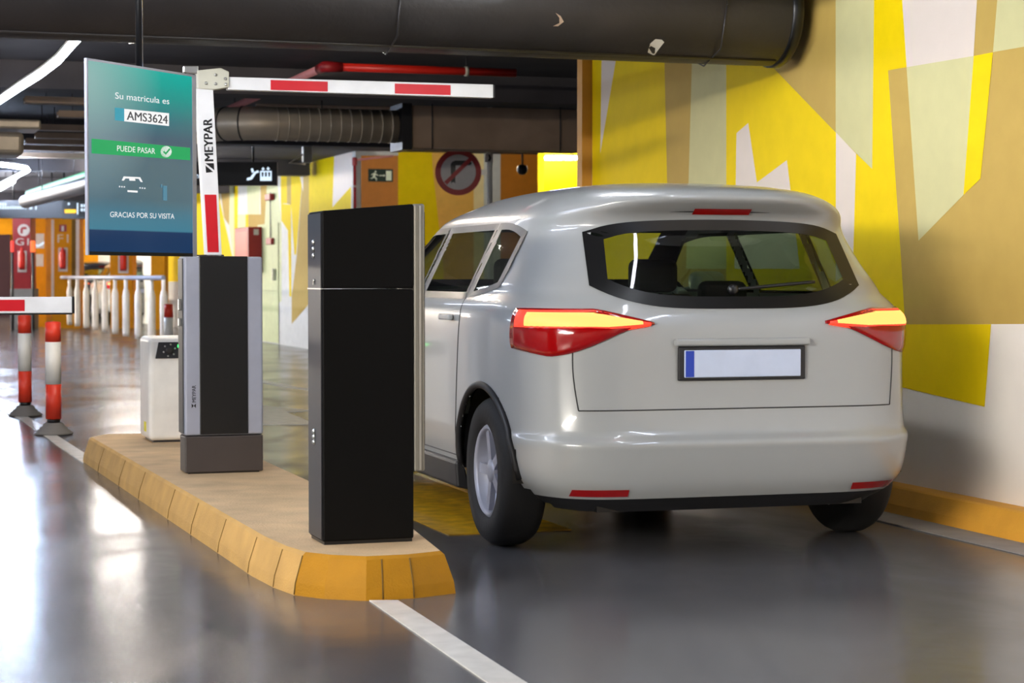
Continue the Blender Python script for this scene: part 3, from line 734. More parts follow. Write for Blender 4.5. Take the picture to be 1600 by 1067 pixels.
MB().bx(-0.032,0.036,-0.02,0.02,-0.02,0.10).build('end_bracket', 'cream_plate', lt)
for zz in (0.035, 0.078): MB().lathe((0.006,-0.02,zz), [(0.008,0),(0.008,0.002),(0.001,0.003)], 10, ax=(0,-1,0)).build('screw', 'black', lt)
pts = [at_z(x,y,ZT) for x, y in ((44,265),(20,260),(-40,252))]
light_tube([at_z(44,266,ZT), at_z(20,279,ZT), at_z(-30,305,ZT)], 0.022, 'white led tube light far at left, running along the lane', 'led_v')
light_tube([at_z(42,263,ZT), at_z(10,258.5,ZT), at_z(-60,250,ZT)], 0.022, 'white led tube light far at left, running across the lane', 'led_v')
# lamps over the lanes, mostly out of frame and placed for their light
for e_, d0_, d1_, lab in ((0.5,7.0,9.4,'white led tube light over the island, nearer the camera'),
                     (-2.6,3.0,8.0,'white led tube light over the near left lane'),
                     (-5.6,10.8,20.0,'white led tube light over the left lane further on'),
                     (4.0,3.8,6.0,'added led fill tube near the mural wall behind the car'),  # added out of frame to brighten the mural wall
                     (3.3,8.0,9.4,'short added led fill tube over the roof of the car'),  # added above the frame to brighten the car roof
                     (3.45,6.0,7.5,'short weak led tube light over the right lane just behind the car'),
                     (-5.0,-2.5,2.5,'first added led fill tube over the far left lane'),  # three fill tubes added out of frame to light the mural wall
                     (-6.5,-2.5,2.5,'second added led fill tube over the far left lane'),
                     (-8.0,-2.5,2.5,'third added led fill tube over the far left lane'),
                     (-1.5,6.4,9.5,'added led fill tube over the left lane beside the island'),  # added out of frame to brighten the posts and white cabinet
                     
                     ):
    zl_ = 2.9 if e_ in (-5.0,-6.5,-8.0) else 2.7
    light_tube([lane(e_,d0_,zl_), lane(e_,d1_,zl_)], 0.026, lab, 'led_fill_left' if e_ in (-5.0,-6.5,-8.0) else 'led_fill_mid' if e_ in (-1.5,) else 'led_fill_roof' if e_ == 3.3 else 'led' if e_ == 4.0 else 'led_streak' if e_ == 3.45 else 'led')
for e_, d0_, d1_, lab in ((2.6,34,46,'added led fill tube over the lane beyond the hanging sign'),
                     (-6.5,30,44,'added led fill tube over the middle of the hall'), (-2.5,48,57,'added led fill tube in front of the orange end wall'), (-11,46,57,'added led fill tube near the far left corner')):
    light_tube([lane(e_,d0_,2.75), lane(e_,d1_,2.75)], 0.03, lab, 'led_soft' if e_ in (2.6, -6.5) else 'led_fill_hall')  # fill tubes added to light the far hall and its walls
M['led_fill_recess'] = emis('fill_tube_recess', (255, 246, 228), 150)
light_tube([at_y(645,217,25.5), at_y(900,217,25.9)], 0.028, 'added led fill tube above the recess, behind the rectangular duct', 'led_fill_recess')  # added out of sight behind the duct to brighten the recess walls
M['led_fill_rail'] = emis('fill_tube_rail', (255, 246, 236), 90)
light_tube([at_y(146,268,30), at_y(288,268,30.5)], 0.035, 'added led fill tube over the floor in front of the white handrail', 'led_fill_rail')  # this tube and the next are added behind the screen to light the posts
light_tube([at_y(146,286,36), at_y(288,286,36.5)], 0.035, 'added led fill tube over the white handrail', 'led_fill_rail')
light_tube([at_y(200,61,13.4), at_y(400,62,13.5)], 0.026, 'added led fill tube hidden behind the black air duct', 'led_fill_duct')  # added out of sight to brighten the spiral duct and pipes
# tube in the lit recess
pt0 = at_d(852,247,D_B2-0.25); pt1 = at_d(925,247,D_B2-0.25)
light_tube([pt0, pt1], 0.022, 'horizontal led tube light in the yellow recess above the car roof', 'led_soft')
# green lit strip with duct
ga = at_z(45,303,2.45); gb = at_z(137,274,2.45)
gl = thing('green_strip_light', 'glowing green strip light under the ceiling left of the screen', 'light', ga, 0)
MB().tube([loc2(gl,ga), loc2(gl,gb), loc2(gl, gb+(gb-ga)*0.15)], 0.06, 10).build('tube', 'green_led', gl)
for p in (ga.lerp(gb,.2), ga.lerp(gb,.8)): MB().tube([loc2(gl,p)+Vector((0,0,0.05)), loc2(gl,p)+Vector((0,0,CEIL-2.45))], 0.006, 6).build('hanger_rod','dark_metal',gl)
pA = at_z(40,315,2.28); pB = at_z(140,288,2.28)
gd = thing('grey_round_duct', 'grey round duct below the green strip light', 'duct', pA, 0)
hung_tube(gd, [pA, pB, pB+(pB-pA)*0.2], 0.10, 'dark_metal', 'duct_body', rods=[pA.lerp(pB,.3)])
# cable trays and ducts at the upper left
ct = thing('grey_square_duct', 'pale grey square duct at the left edge under the ceiling', 'duct', at_y(0,225,19), TH)
cz = ct.location.z
MB().rbox(-1.6,0.20,-0.3,0.3,-0.12,0.10,0.05,3).build('duct_body','duct_metal',ct)
MB().rbox(-1.6,0.36,-0.26,0.34,0.13,0.22,0.02,2).build('upper_tray','duct_metal',ct)
MB().tube([(-0.2,0,0.2),(-0.2,0,CEIL-cz)],0.008,6).build('hanger_rod','dark_metal',ct)
for i, (xa_, xb2, py, Y) in enumerate(((38,140,158,18.2),(90,140,180,19.0),(30,140,200,20.5),(55,140,213,21.5),(40,140,222,22.5),(20,140,232,23.6),(5,140,243,24.8))):
    A = at_y(xa_,py,Y); e1_, d1_, z1_ = tolane(A); e2_ = tolane(at_d(205,py,d1_))[0]
    t = thing('cable_tray', ['uppermost dark cable tray left of the screen','second dark cable tray from the top, left of the screen','third dark cable tray down, left of the screen','fourth dark cable tray down, left of the screen','fifth dark cable tray down, left of the screen','sixth dark cable tray down, left of the screen','lowest dark cable tray left of the screen'][i], 'cable tray', A, TH)
    tb = MB().bx(0, e2_-e1_, -0.09, 0.09, -0.02, 0.0); tb.bx(0, e2_-e1_, -0.095,-0.085,-0.02,0.04); tb.bx(0,e2_-e1_,0.085,0.095,-0.02,0.04); tb.build('tray','duct_sheet',t)
    for f in (0.2,0.8): MB().tube([((e2_-e1_)*f,0,0),((e2_-e1_)*f,0,CEIL-z1_)],0.005,6).build('hanger_rod','dark_metal',t)
# thin pipes below the black duct behind the boom
for i, (x0_, x1_, py, Y, r_, m_, lab) in enumerate(((400,910,163,21.2,0.03,'duct_sheet','dull horizontal conduit running just above the rectangular duct'),
        (500,690,157,22.5,0.035,'cream_plate','cream horizontal pipe seen under the folded boom'))):
    A = at_y(x0_,py,Y); B = at_y(x1_,py,Y+1.0); t = thing('conduit', lab, 'pipe', A, 0)
    B.z = A.z; hung_tube(t, [A,B], r_, m_, rods=[A.lerp(B,.3),A.lerp(B,.7)])
# dark bulkhead behind the rectangular duct
A = at_d(780,120,ds+1.6); 
dk = MB().box(lane(tolane(at_d(800,140,ds+1.7))[0]+0.4, ds+1.7, CEIL-0.2),(1.4,0.1,0.198),(E,D,Vector((0,0,1))))
struct(dk.build('trim_9','black_paint'))

# ================================================================== SIGNS
def quadsign(name, label, cat, x0, y0, x1, y1, Y, m, th=0.06, rodx=None):
    A = at_y(x0,y1,Y); B = at_y(x1,y1,Y); T_s = at_y(x0,y0,Y)
    t = thing(name, label, cat, (A+B)/2, 0)
    W = (B-A).x; H = T_s.z-A.z
    MB().rbox(-W/2, W/2, 0, th, 0, H, 0.006, 2).build('panel', m, t)
    for rx in (rodx or []):
        p = at_y(rx,y0,Y); MB().tube([(p.x-t.location.x, th/2, H-0.005),(p.x-t.location.x, th/2, CEIL-t.location.z)],0.015,8).build('hanger_rod','black',t)
    return t, (lambda x,y,l=0.003: loc2(t, at_y(x,y,Y)) + Vector((0,-l,0)))
M['sign_white'] = emis('sign_lit_white', (215,235,255), 1.3); M['sign_blue'] = emis('sign_blue_halo', (70,140,255), 1.0); M['sign_yellow'] = emis('sign_lit_yellow', (255,200,30), 1.6)
sg, sp_ = quadsign('direction_sign', 'black hanging direction sign with lit escalator and lift symbols behind the raised arm', 'sign', 262,253,433,290,25,'black',0.08,[395,290])
s = MB()
def poly(mb, f, pts, mi=0, l=0.003): mb.add([f(x,y,l) for x, y in pts], [list(range(len(pts)))], mi)
# escalator
poly(s, sp_, [(386,278),(391,277),(397,269),(403,266),(405,269),(400,271),(394,280),(388,282)])
poly(s, sp_, [(386,278),(385.5,281.5),(388,282)])
poly(s, sp_, [(392,264),(395,262.5),(397,268.5),(393.5,270)])
s.build('escalator_symbol', ['sign_white','black'], sg, recalc=False); s = MB()
# lift
poly(s, sp_, [(406.5,267),(424.5,267),(424.5,282.5),(406.5,282.5)])
poly(s, sp_, [(408.5,269),(412,269),(411.5,276),(409,276)],1,0.005); poly(s, sp_, [(414,269),(417,269),(417,276),(414,276)],1,0.005); poly(s, sp_, [(419,269),(422.5,269),(422,276),(419.5,276)],1,0.005)
poly(s, sp_, [(411,261),(414,264.5),(412,264.5),(412,266.5),(410,266.5),(410,264.5),(408.5,264.5)]); poly(s, sp_, [(419,266.5),(416,263),(418,263),(418,261),(420,261),(420,263),(422,263)])
s.build('lift_symbol', ['sign_white','black'], sg, recalc=False); s = MB()
put_text(s, 'me', sp_(303,278.5), sp_(316,278.5), sp_(303,269.5)-sp_(303,278.5))
s.build('lit_word', ['sign_white','black'], sg, recalc=False)
s1, f1_ = quadsign('direction_sign', 'black hanging sign with lit white words at the far left edge', 'sign', -40,313,98,341,34,'black',0.1,[20,80])
s = MB()
for (xa_,xb2,ya,yb2) in ((-20,13,317,321.5),(-20,42,322,326.5)): 
    k = xa_
    while k < xb2-2: poly(s, f1_, [(k,ya),(k+3.0,ya),(k+3.0,yb2),(k,yb2)]); k += 3.9
poly(s, f1_, [(43,321),(48,316.5),(53,321),(50.5,324),(50.5,327),(46,327),(46,324)]); poly(s, f1_, [(55,317),(57.5,317),(57.5,327.5),(55,327.5)])
s.build('lit_words', 'sign_white', s1, recalc=False)
s2, f2_ = quadsign('direction_sign', 'black hanging sign with a yellow lit bar beside the screen edge', 'sign', 97,313,170,342,32,'black',0.1,[99,165])
s = MB()
poly(s, f2_, [(101,327),(118,327),(119,328),(119,332),(118,333),(101,333)],1); poly(s, f2_, [(105.5,317.5),(107.5,316),(109.5,317.5),(109,320.5),(106,320.5)])
poly(s, f2_, [(120,317),(122.5,317),(122.5,335),(120,335)])
for k in range(5):
    for ya in (319,325.5): poly(s, f2_, [(126+k*5,ya),(130+k*5,ya),(130+k*5,ya+4.6),(126+k*5,ya+4.6)])
s.build('lit_words', ['sign_white','sign_yellow'], s2, recalc=False)
# emergency exit sign on the orange wall
def wall_sign(name, label, cat, x0,y0,x1,y1,d,m,th=0.02):
    A = at_d((x0+x1)/2, y1, d); t = thing(name, label, cat, A-D*0.0025, TH)
    W = abs((at_d(x1,y1,d)-at_d(x0,y1,d)).dot(E)); H = (at_d(x0,y0,d)-at_d(x0,y1,d)).z
    MB().bx(-W/2,W/2,-th,0,0,H).build('panel', m, t)
    return t, (lambda x,y,l=0.003: loc2(t, at_d(x,y,d)) + Vector((0,-th-l,0)))
M['exit_green'] = mat('exit_green', (6,38,27), 0.5, spec=0.2); M['exit_white'] = mat('exit_pale', (214,226,200), 0.4)
ex, fx = wall_sign('exit_sign', 'green running man exit sign on the orange wall above the kiosk', 'sign', 575.5,264,613.5,284,D_BACK-0.003,'exit_green')
s = MB()
poly(s, fx, [(602.5,267),(611,267),(611,282),(602.5,282)]); poly(s, fx, [(592,273.6),(599,273.6),(599,272.4),(601.5,274.3),(599,276.2),(599,275),(592,275)])
poly(s, fx, [(584.5,268.2),(586.2,266.4),(588,268.2),(586.2,270)]); poly(s, fx, [(581,271.5),(585,269.8),(590.5,274),(589.8,275),(586.5,273),(585.5,276),(588.5,279),(588,282.5),(586.8,282.5),(586.6,279.8),(583.5,277.5),(581.5,279.3),(578,279.3),(578,278.3),(581,277.6),(582.8,272.2),(580,273.8),(579.2,273)])
s.build('running_man', 'exit_white', ex, recalc=False)
# no right turn sign
YN = 21.6; cN = at_y(716, 269, YN); RN = 36*YN/FPX
ns = thing('no_right_turn_sign', 'round red rimmed no right turn sign beyond the car roof', 'traffic sign', cN, 0)
M['sign_red'] = mat('sign_red', (168,22,28), 0.4); M['sign_face'] = mat('sign_grey_white', (206,200,196), 0.4)
MB().lathe((0,0,0), [(RN,0),(RN,0.015)], 48, ax=(0,1,0)).build('red_rim', 'sign_red', ns)
MB().lathe((0,-0.0005,0), [(RN*0.76,0),(RN*0.76,0.003)], 48, ax=(0,-1,0)).build('face', 'sign_face', ns)
s = MB(); fN = lambda x,y,l=0.004: Vector(((x-716)*YN/FPX, -0.002-l, -(y-269)*YN/FPX))
poly(s, fN, [(705,287),(704,257),(706.5,253),(711,251),(734,251),(737.5,255),(735,258),(712,258.5),(711.3,285),(713,287),(708,284)])
s.build('arrow', 'black', ns, recalc=False)
s = MB(); poly(s, fN, [(694,284),(698.5,288.5),(738.5,250),(734,245.5)], 0, 0.006); s.build('slash', 'sign_red', ns, recalc=False)
pp = at_y(765, 269, YN+0.02)
MB().tube([(pp.x-cN.x,0.03,-cN.z),(pp.x-cN.x,0.03,CEIL-cN.z)],0.03,12).build('post','pale_grey',ns)
MB().bx(RN*0.9, pp.x-cN.x, 0.016, 0.03, -0.03, 0.03).build('bracket','alu',ns)
sm_, fs_ = quadsign('small_notice', 'small white notice with black figure on the post by the round sign', 'notice', 757.5,239.5,770,253.5,YN-0.05,'sign_face',0.02)
s = MB(); poly(s, fs_, [(762.5,241.5),(766,241.5),(768,247),(766,252),(762,252),(764,247)]); s.build('figure','black',sm_,recalc=False)
# hanging black camera ball
cb2 = at_y(816,265,23.0); cm = thing('dome_camera','black dome camera hanging on a thin rod above the car roof','camera',cb2,0)
MB().lathe((0,0,0),[(0.01,-0.06),(0.04,-0.052),(0.06,-0.02),(0.062,0.01),(0.05,0.045),(0.02,0.06)],20).build('dome','black',cm)
MB().tube([(0,0,0.05),(0,0,CEIL-cb2.z)],0.012,8).build('hanger_rod','dark_metal',cm)
# red riser pipe beside the orange wall
pr = at_d(554.5,400,D_BACK-0.12); pr.z = 0
rr = thing('red_riser_pipe','upright dark red riser pipe at the left edge of the orange wall','pipe',pr,TH)
zt2 = min(at_d(554,236,D_BACK-0.12).z, 2.86)
MB().tube([(0,0,0),(0,0,zt2)],0.022,12).build('riser','dark_red',rr); MB().lathe((0,0,zt2-0.08),[(0.034,0),(0.036,0.02),(0.036,0.1),(0.03,0.12)],14).build('elbow','dark_red',rr)
q_ = loc2(rr, at_d(614,236,D_BACK-0.14)); q_.z = min(q_.z, 2.93); MB().tube([(0,0,zt2),q_],0.015,10).build('branch','dusty_red_pipe',rr)
zz = at_d(554,292,D_BACK).z; MB().bx(-0.03,0.06,-0.03,0.10,zz-0.01,zz+0.015).build('clamp','pale_grey',rr)
# items on the far mural wall
def efar(px,py,l=0.0): return at_e(px,py,E_FAR)-E*(0.018+l)
def wallbox(name,label,cat,x0,y0,x1,y1,m,th,sub=None):
    A = efar((x0+x1)/2,y1); t = thing(name,label,cat,A,TH)
    W = abs((efar(x1,y1)-efar(x0,y1)).dot(D)); H = (efar(x0,y0)-efar(x0,y1)).z
    MB().rbox(-th,-0.001,-W/2,W/2,0,H,0.01,2).build('housing',m,t); return t,W,H
hc,Wh,Hh = wallbox('fire_hose_cabinet','dark red fire hose cabinet on the far mural wall behind the silver cabinet','cabinet',389,357,411,424,'dark_red',0.25)
MB().bx(-0.254,-0.25,-Wh*0.4,Wh*0.4,Hh*0.06,Hh*0.9).build('door','red_pipe',hc); MB().bx(-0.15,-0.06,-Wh/2-0.003,-Wh/2,Hh*0.82,Hh*0.95).build('label','sign_face',hc)
al,Wa,Ha = wallbox('alarm_button','small red alarm box under a grey conduit on the far mural wall','alarm',422,372,430,382,'dark_red',0.06)
zc2 = al.location.z; MB().tube([(-0.02,0,Ha),(-0.02,0,(efar(426,300).z-zc2))],0.012,8).build('conduit','grey_conc',al)
hcx,_,_ = wallbox('wall_siren','small dark red sounder on the far mural wall above the alarm box','alarm',422,303,430,313,'dark_red',0.08)
fd = MB(); A=efar(412,440); 
dw = [efar(405,538),efar(434,541),efar(434,418),efar(405,424)]
b0 = tolane(efar(436,400)); b1 = tolane(efar(404,400))
dm = MB().prism([lane(E_FAR-0.016,b0[1],0.02),lane(E_FAR-0.016,b1[1],0.02),lane(E_FAR-0.016,b1[1],2.1),lane(E_FAR-0.016,b0[1],2.1)], E*0.003)
DO = struct(dm.build('door_1','sage'))
h_ = efar(432,429,0.0); MB().box(h_-E*0.03,(0.03,0.02,0.10),(E,D,Vector((0,0,1)))).build('door_handle','alu',DO)
jb = thing('junction_box','beige perforated junction box hanging below the spiral duct','box',at_y(479.5,254,24.5),TH)
MB().rbox(-0.055,0.055,-0.05,0.05,0,0.20,0.008,2).build('housing','cream_plate',jb)
MB().tube([(0,0,0.19),(0,0,CEIL-jb.location.z)],0.008,8).build('hanger_rod','dark_metal',jb)
MB().tube([(-0.05,0,0.10),(-0.22,0,-0.01),(-0.02,0,-0.02)],0.012,8).build('cable_arm','duct_metal',jb)

# ================================================================== FAR LEFT: railing, columns
Ra = at_z(64,505.5,0); Rb = at_z(256,549,0)
rl = thing('handrail','white post handrail with a grey top rail in the left background','railing',Rb,0)
cnt = 14; xsP = [64.5,74,85,96,109,121,135,149,164,180,197,216,237,256]
dirR = (Ra-Rb); posts=[]
for x in xsP:
    r = ray(x, 500); # intersect vertical plane through Ra,Rb
    n_ = Vector((-dirR.y, dirR.x, 0)); t = (Ra-CO).dot(n_)/r.dot(n_); p = CO+r*t; p.z = 0; posts.append(p)
HR = 1.15
for p in posts:
    q_ = loc2(rl,p); MB().lathe(q_,[(0.055,0.12),(0.062,0.2),(0.062,0.85),(0.045,0.93),(0.032,0.96),(0.032,HR-0.03)],12).build('post','post_cream' if 'post_cream' in M else 'white_paint',rl)
MB().tube([loc2(rl,posts[0])+Vector((0,0,HR)),loc2(rl,posts[-1])+Vector((0,0,HR))],0.04,10).build('top_rail','alu_rail' if 'alu_rail' in M else 'silver',rl)
kbm = MB(); n_ = Vector((-dirR.y,dirR.x,0)).normalized()*0.11
kbm.prism([Rb-n_-dirR*0.02,Rb+n_-dirR*0.02,Ra+n_+dirR*0.02,Ra-n_+dirR*0.02],(0,0,0.12)); kbm.build('kerb','grey_conc',rl)
def column(label, x0, x1, Y, m, cat='column', z1=CEIL, name='concrete_column', base=None):
    A = at_y(x0,432,Y); B = at_y(x1,432,Y); t = thing(name,label,cat,((A+B)/2).xy.to_3d(),0)
    W = (B-A).x
    MB().bx(-W/2,W/2,0,0.5,0.0,z1-0.001).build('shaft',m,t)
    if base: MB().bx(-W/2-0.05,W/2+0.05,-0.05,0.5,0.0,base).build('plinth','grey_conc',t)
    return t, W, (lambda x,y,l=0.004: loc2(t, at_y(x,y,Y))+Vector((0,-l,0)))
c1_,W1,g1 = column('dark red column marked G1 at the far left', 20, 48, 44, 'dark_red', base=0.9)
s = MB(); put_text(s,'G1',g1(24.5,383),g1(45,383),g1(24.5,372)-g1(24.5,383))
cx,cy=37,359.5; ring_=[(cx+9.5*math.cos(t*math.pi/12),cy+9.5*math.sin(t*math.pi/12)) for t in range(24)]
poly(s,g1,ring_); poly(s,g1,[(32,365),(32,357),(35,354.5),(42,354.5),(42,358),(36,358.5),(35.5,365)],1,0.008)
s.build('lettering',['sign_face','dark_red'],c1_,recalc=False)
def frame_box(t,f,x0,y0,x1,y1):
    b=MB(); poly(b,f,[(x0,y0),(x1,y0),(x1,y1),(x0,y1)],0,0.02); poly(b,f,[(x0+2.6,y0+3),(x1-2.6,y0+3),(x1-2.6,y1-3.5),(x0+2.6,y1-3.5)],1,0.03)
    b.build('extinguisher_case',['sign_face','dark_red'],t,recalc=False)
    b=MB(); cxx=(x0+x1)/2; p=f(cxx,y1-6,0.05); MB().lathe(p,[(0.06,0),(0.07,0.05),(0.07,0.3),(0.03,0.4),(0.02,0.45)],10).build('extinguisher','red_pipe',t)
frame_box(c1_,g1,28,392,42,425)
c2_,W2,g2 = column('narrow yellow ochre column with grey notices beside the dark red column', 53, 72, 46, 'orange_wall')
s=MB(); poly(s,g2,[(56,365),(69,365),(69,388),(56,388)]); poly(s,g2,[(56,397),(68,397),(68,416),(56,416)]); s.build('notice','pale_grey',c2_,recalc=False)
s=MB(); poly(s,g2,[(54,380),(60,383),(69,377),(69,381),(60,386),(54,384)],0,0.01); s.build('lit_figure','sign_white',c2_,recalc=False)
c3_,W3,g3 = column('ochre column marked F1 with a framed extinguisher case', 80, 124, 45, 'orange_wall')
s=MB(); put_text(s,'F1',g3(90,379),g3(107,379),g3(90,366)-g3(90,379)); s.build('lettering','mural_pink',c3_,recalc=False)
s=MB(); poly(s,g3,[(92.5,351),(104,351),(104,362),(92.5,362)],0); poly(s,g3,[(96,353),(100,353),(100,361),(96,361)],1,0.006); s.build('notice',['dark_red','sign_face'],c3_,recalc=False)
frame_box(c3_,g3,91.5,387,106,424)
s=MB(); poly(s,g3,[(80,343),(84.5,343),(84.5,490),(80,490)]); poly(s,g3,[(118.5,343),(124,343),(124,490),(118.5,490)]); poly(s,g3,[(112,343),(118.5,343),(118.5,490),(112,490)],1); s.build('painted_edge',['mural_pink','joint'],c3_,recalc=False)
c4_,W4,g4 = column('orange column with framed extinguisher case seen below the screen', 172, 207, 45, 'orange_wall')
frame_box(c4_,g4,185,393,201,427)
c5_,W5,g5 = column('plain orange column below the right half of the screen', 236, 257, 44, 'orange_wall')
dk2 = MB().prism([lane(-20,D_HALL-0.06,0),lane(tolane(at_d(16,400,D_HALL))[0],D_HALL-0.06,0),lane(tolane(at_d(16,400,D_HALL))[0],D_HALL-0.06,2.4),lane(-20,D_HALL-0.06,2.4)], D*0.02)
M['dark_door']=mat('dark_maroon_door',(52,24,32),0.5); struct(dk2.build('door_2','dark_door'))
def lamp_at(x0,y0,x1,y1,Y,m,label,z=None):
    A=at_y(x0,y1,Y);B=at_y(x1,y1,Y);T_s=at_y(x0,y0,Y); t=thing('warning_lamp',label,'light',((A+B)/2).xy.to_3d(),0)
    MB().rbox(-(B-A).x/2,(B-A).x/2,0,0.08,A.z,T_s.z,0.02,2).build('lens',m,t); MB().tube([(0,0.04,0),(0,0.04,A.z+0.01)],0.03,8).build('stand','dark_metal',t); return t
M['warn']=emis('orange_lamp',(255,110,50),1.6); M['warn_red']=emis('red_lamp',(255,70,60),1.3)
lamp_at(47,376,54,394,42.5,'warn','glowing orange lamp just right of the dark red column'); lamp_at(16,376,20.5,394,43,'warn_red','glowing red lamp just left of the dark red column')
#CAR_BEGIN
# ================================================================== CAR
M['car_white'] = mat('white_car_paint', (156, 159, 159), 0.28, coat=0.7, var=0.01)
M['red_lens'] = mat('red_tail_lens', (150, 6, 10), 0.12, coat=0.5)
M['tail_glow'] = emis('tail_light_glow', (255, 172, 88), 2.1)
M['tail_edge'] = emis('tail_light_red_glow', (255, 60, 36), 1.6)
M['tyre'] = mat('black_tyre', (26, 26, 27), 0.75, bump=0.1)
M['seat'] = mat('dark_seat_cloth', (38, 38, 42), 0.85)
M['plate_face'] = mat('number_plate_face', (196, 208, 232), 0.4); M['plate_band'] = mat('number_plate_blue', (30, 62, 170), 0.4)
M['trim_black'] = mat('black_trim', (30, 30, 32), 0.5)
XS = 1.07   # plan scale of the car
LV = [(.20,.12,3.92,.72,7),(.26,.05,4.0,.80,7),(.33,.012,4.05,.852,7),(.45,-.012,4.08,.868,7),(.495,-.016,4.08,.871,7),(.525,.018,4.08,.871,7),
 (.62,.036,4.07,.873,7),(.75,.044,4.05,.874,7),(.88,.046,4.0,.874,7),(.96,.05,3.9,.872,7),(1.02,.068,3.6,.867,6.5),(1.06,.098,3.25,.853,5.8),
 (1.10,.132,3.08,.825,5.5),(1.25,.215,2.78,.758,5),(1.38,.285,2.48,.700,5),(1.43,.265,2.36,.682,5),(1.465,.215,2.28,.655,4.4),(1.50,.175,2.18,.61,3.6),
 (1.535,.22,2.08,.545,3.2),(1.562,.38,1.95,.45,3),(1.582,.62,1.78,.33,2.8),(1.595,.88,1.55,.19,2.5),(1.60,1.12,1.35,.05,2.3)]
LV = [(z, yr*XS, yf*XS, w_*XS, n_) for z, yr, yf, w_, n_ in LV]
FL = []
for i in range(len(LV)-1):
    p0, p1, p2, p3 = LV[max(i-1,0)], LV[i], LV[i+1], LV[min(i+2,len(LV)-1)]
    k = max(3, int((p2[0]-p1[0])/0.018))
    for j in range(k):
        t = j/k; row = []
        for a in range(5):
            m1 = (p2[a]-p0[a])*0.5; m2 = (p3[a]-p1[a])*0.5; dlt = p2[a]-p1[a]
            z1_ = (p2[0]-p1[0])/max(p2[0]-p0[0],1e-6)*2 if a else 1; z2_ = (p2[0]-p1[0])/max(p3[0]-p1[0],1e-6)*2 if a else 1
            m1 *= min(1, z1_); m2 *= min(1, z2_)
            if a == 0: row.append(p1[0]+dlt*t); continue
            row.append((2*t**3-3*t**2+1)*p1[a]+(t**3-2*t**2+t)*m1+(-2*t**3+3*t**2)*p2[a]+(t**3-t**2)*m2)
        FL.append(tuple(row))
FL.append(LV[-1])
def lev(z):
    z = max(FL[0][0], min(FL[-1][0]-1e-6, z))
    for a, b in zip(FL, FL[1:]):
        if a[0] <= z <= b[0]:
            t = (z-a[0])/max(b[0]-a[0],1e-9); return [a[i]+(b[i]-a[i])*t for i in range(5)]
def onphi(L, ph):
    z, yr, yf, w_, n_ = L; c, s = math.cos(ph), math.sin(ph); r = (abs(c)**n_+abs(s)**n_)**(-1/n_)
    return Vector((w_*c*r, (yr+yf)/2+(yf-yr)/2*s*r, z))
def outw(L, p):
    z, yr, yf, w_, n_ = L; yc = (yr+yf)/2; b = (yf-yr)/2
    a = p.x/w_; c = (p.y-yc)/b
    return Vector((math.copysign(abs(a)**(n_-1)/w_, a), math.copysign(abs(c)**(n_-1)/b, c), 0)).normalized()
def srear(x, z, off=0.0):
    L = lev(z); _, yr, yf, w_, n_ = L; q = max(0.0, 1-abs(x/w_)**n_)**(1/n_)
    p = Vector((x, (yr+yf)/2-(yf-yr)/2*q, z)); return p+outw(L, p)*off
def sside(y, z, sg, off=0.0):
    L = lev(z); _, yr, yf, w_, n_ = L; yc = (yr+yf)/2; b = (yf-yr)/2
    q = max(0.0, 1-min(1, abs((y-yc)/b))**n_)**(1/n_); p = Vector((sg*w_*q, y, z)); return p+outw(L, p)*off
def rg_hw(z): return 0.545+0.045*min(1, max(0, (1.40-z)/0.25))
def in_rear_glass(x, z):
    h = rg_hw(z); 
    if abs(x) > h: return False
    return 1.05+0.10*(abs(x)/h)**4 < z < 1.400-0.02*(x/h)**2-0.03*(abs(x)/h)**8
SIDEW = [(0.70,1.03),(1.09,1.86),(1.95,2.84)]
def sw_top(y): return 1.395-0.05*max(0,(0.97-y)/0.3)**2 - 0.16*max(0,(y-2.14)/0.70)**2
def sw_bot(y): return 1.085+0.05*max(0,(1.18-y)/0.48)**2
AXR, AXF, WR = 0.73, 3.38, 0.325
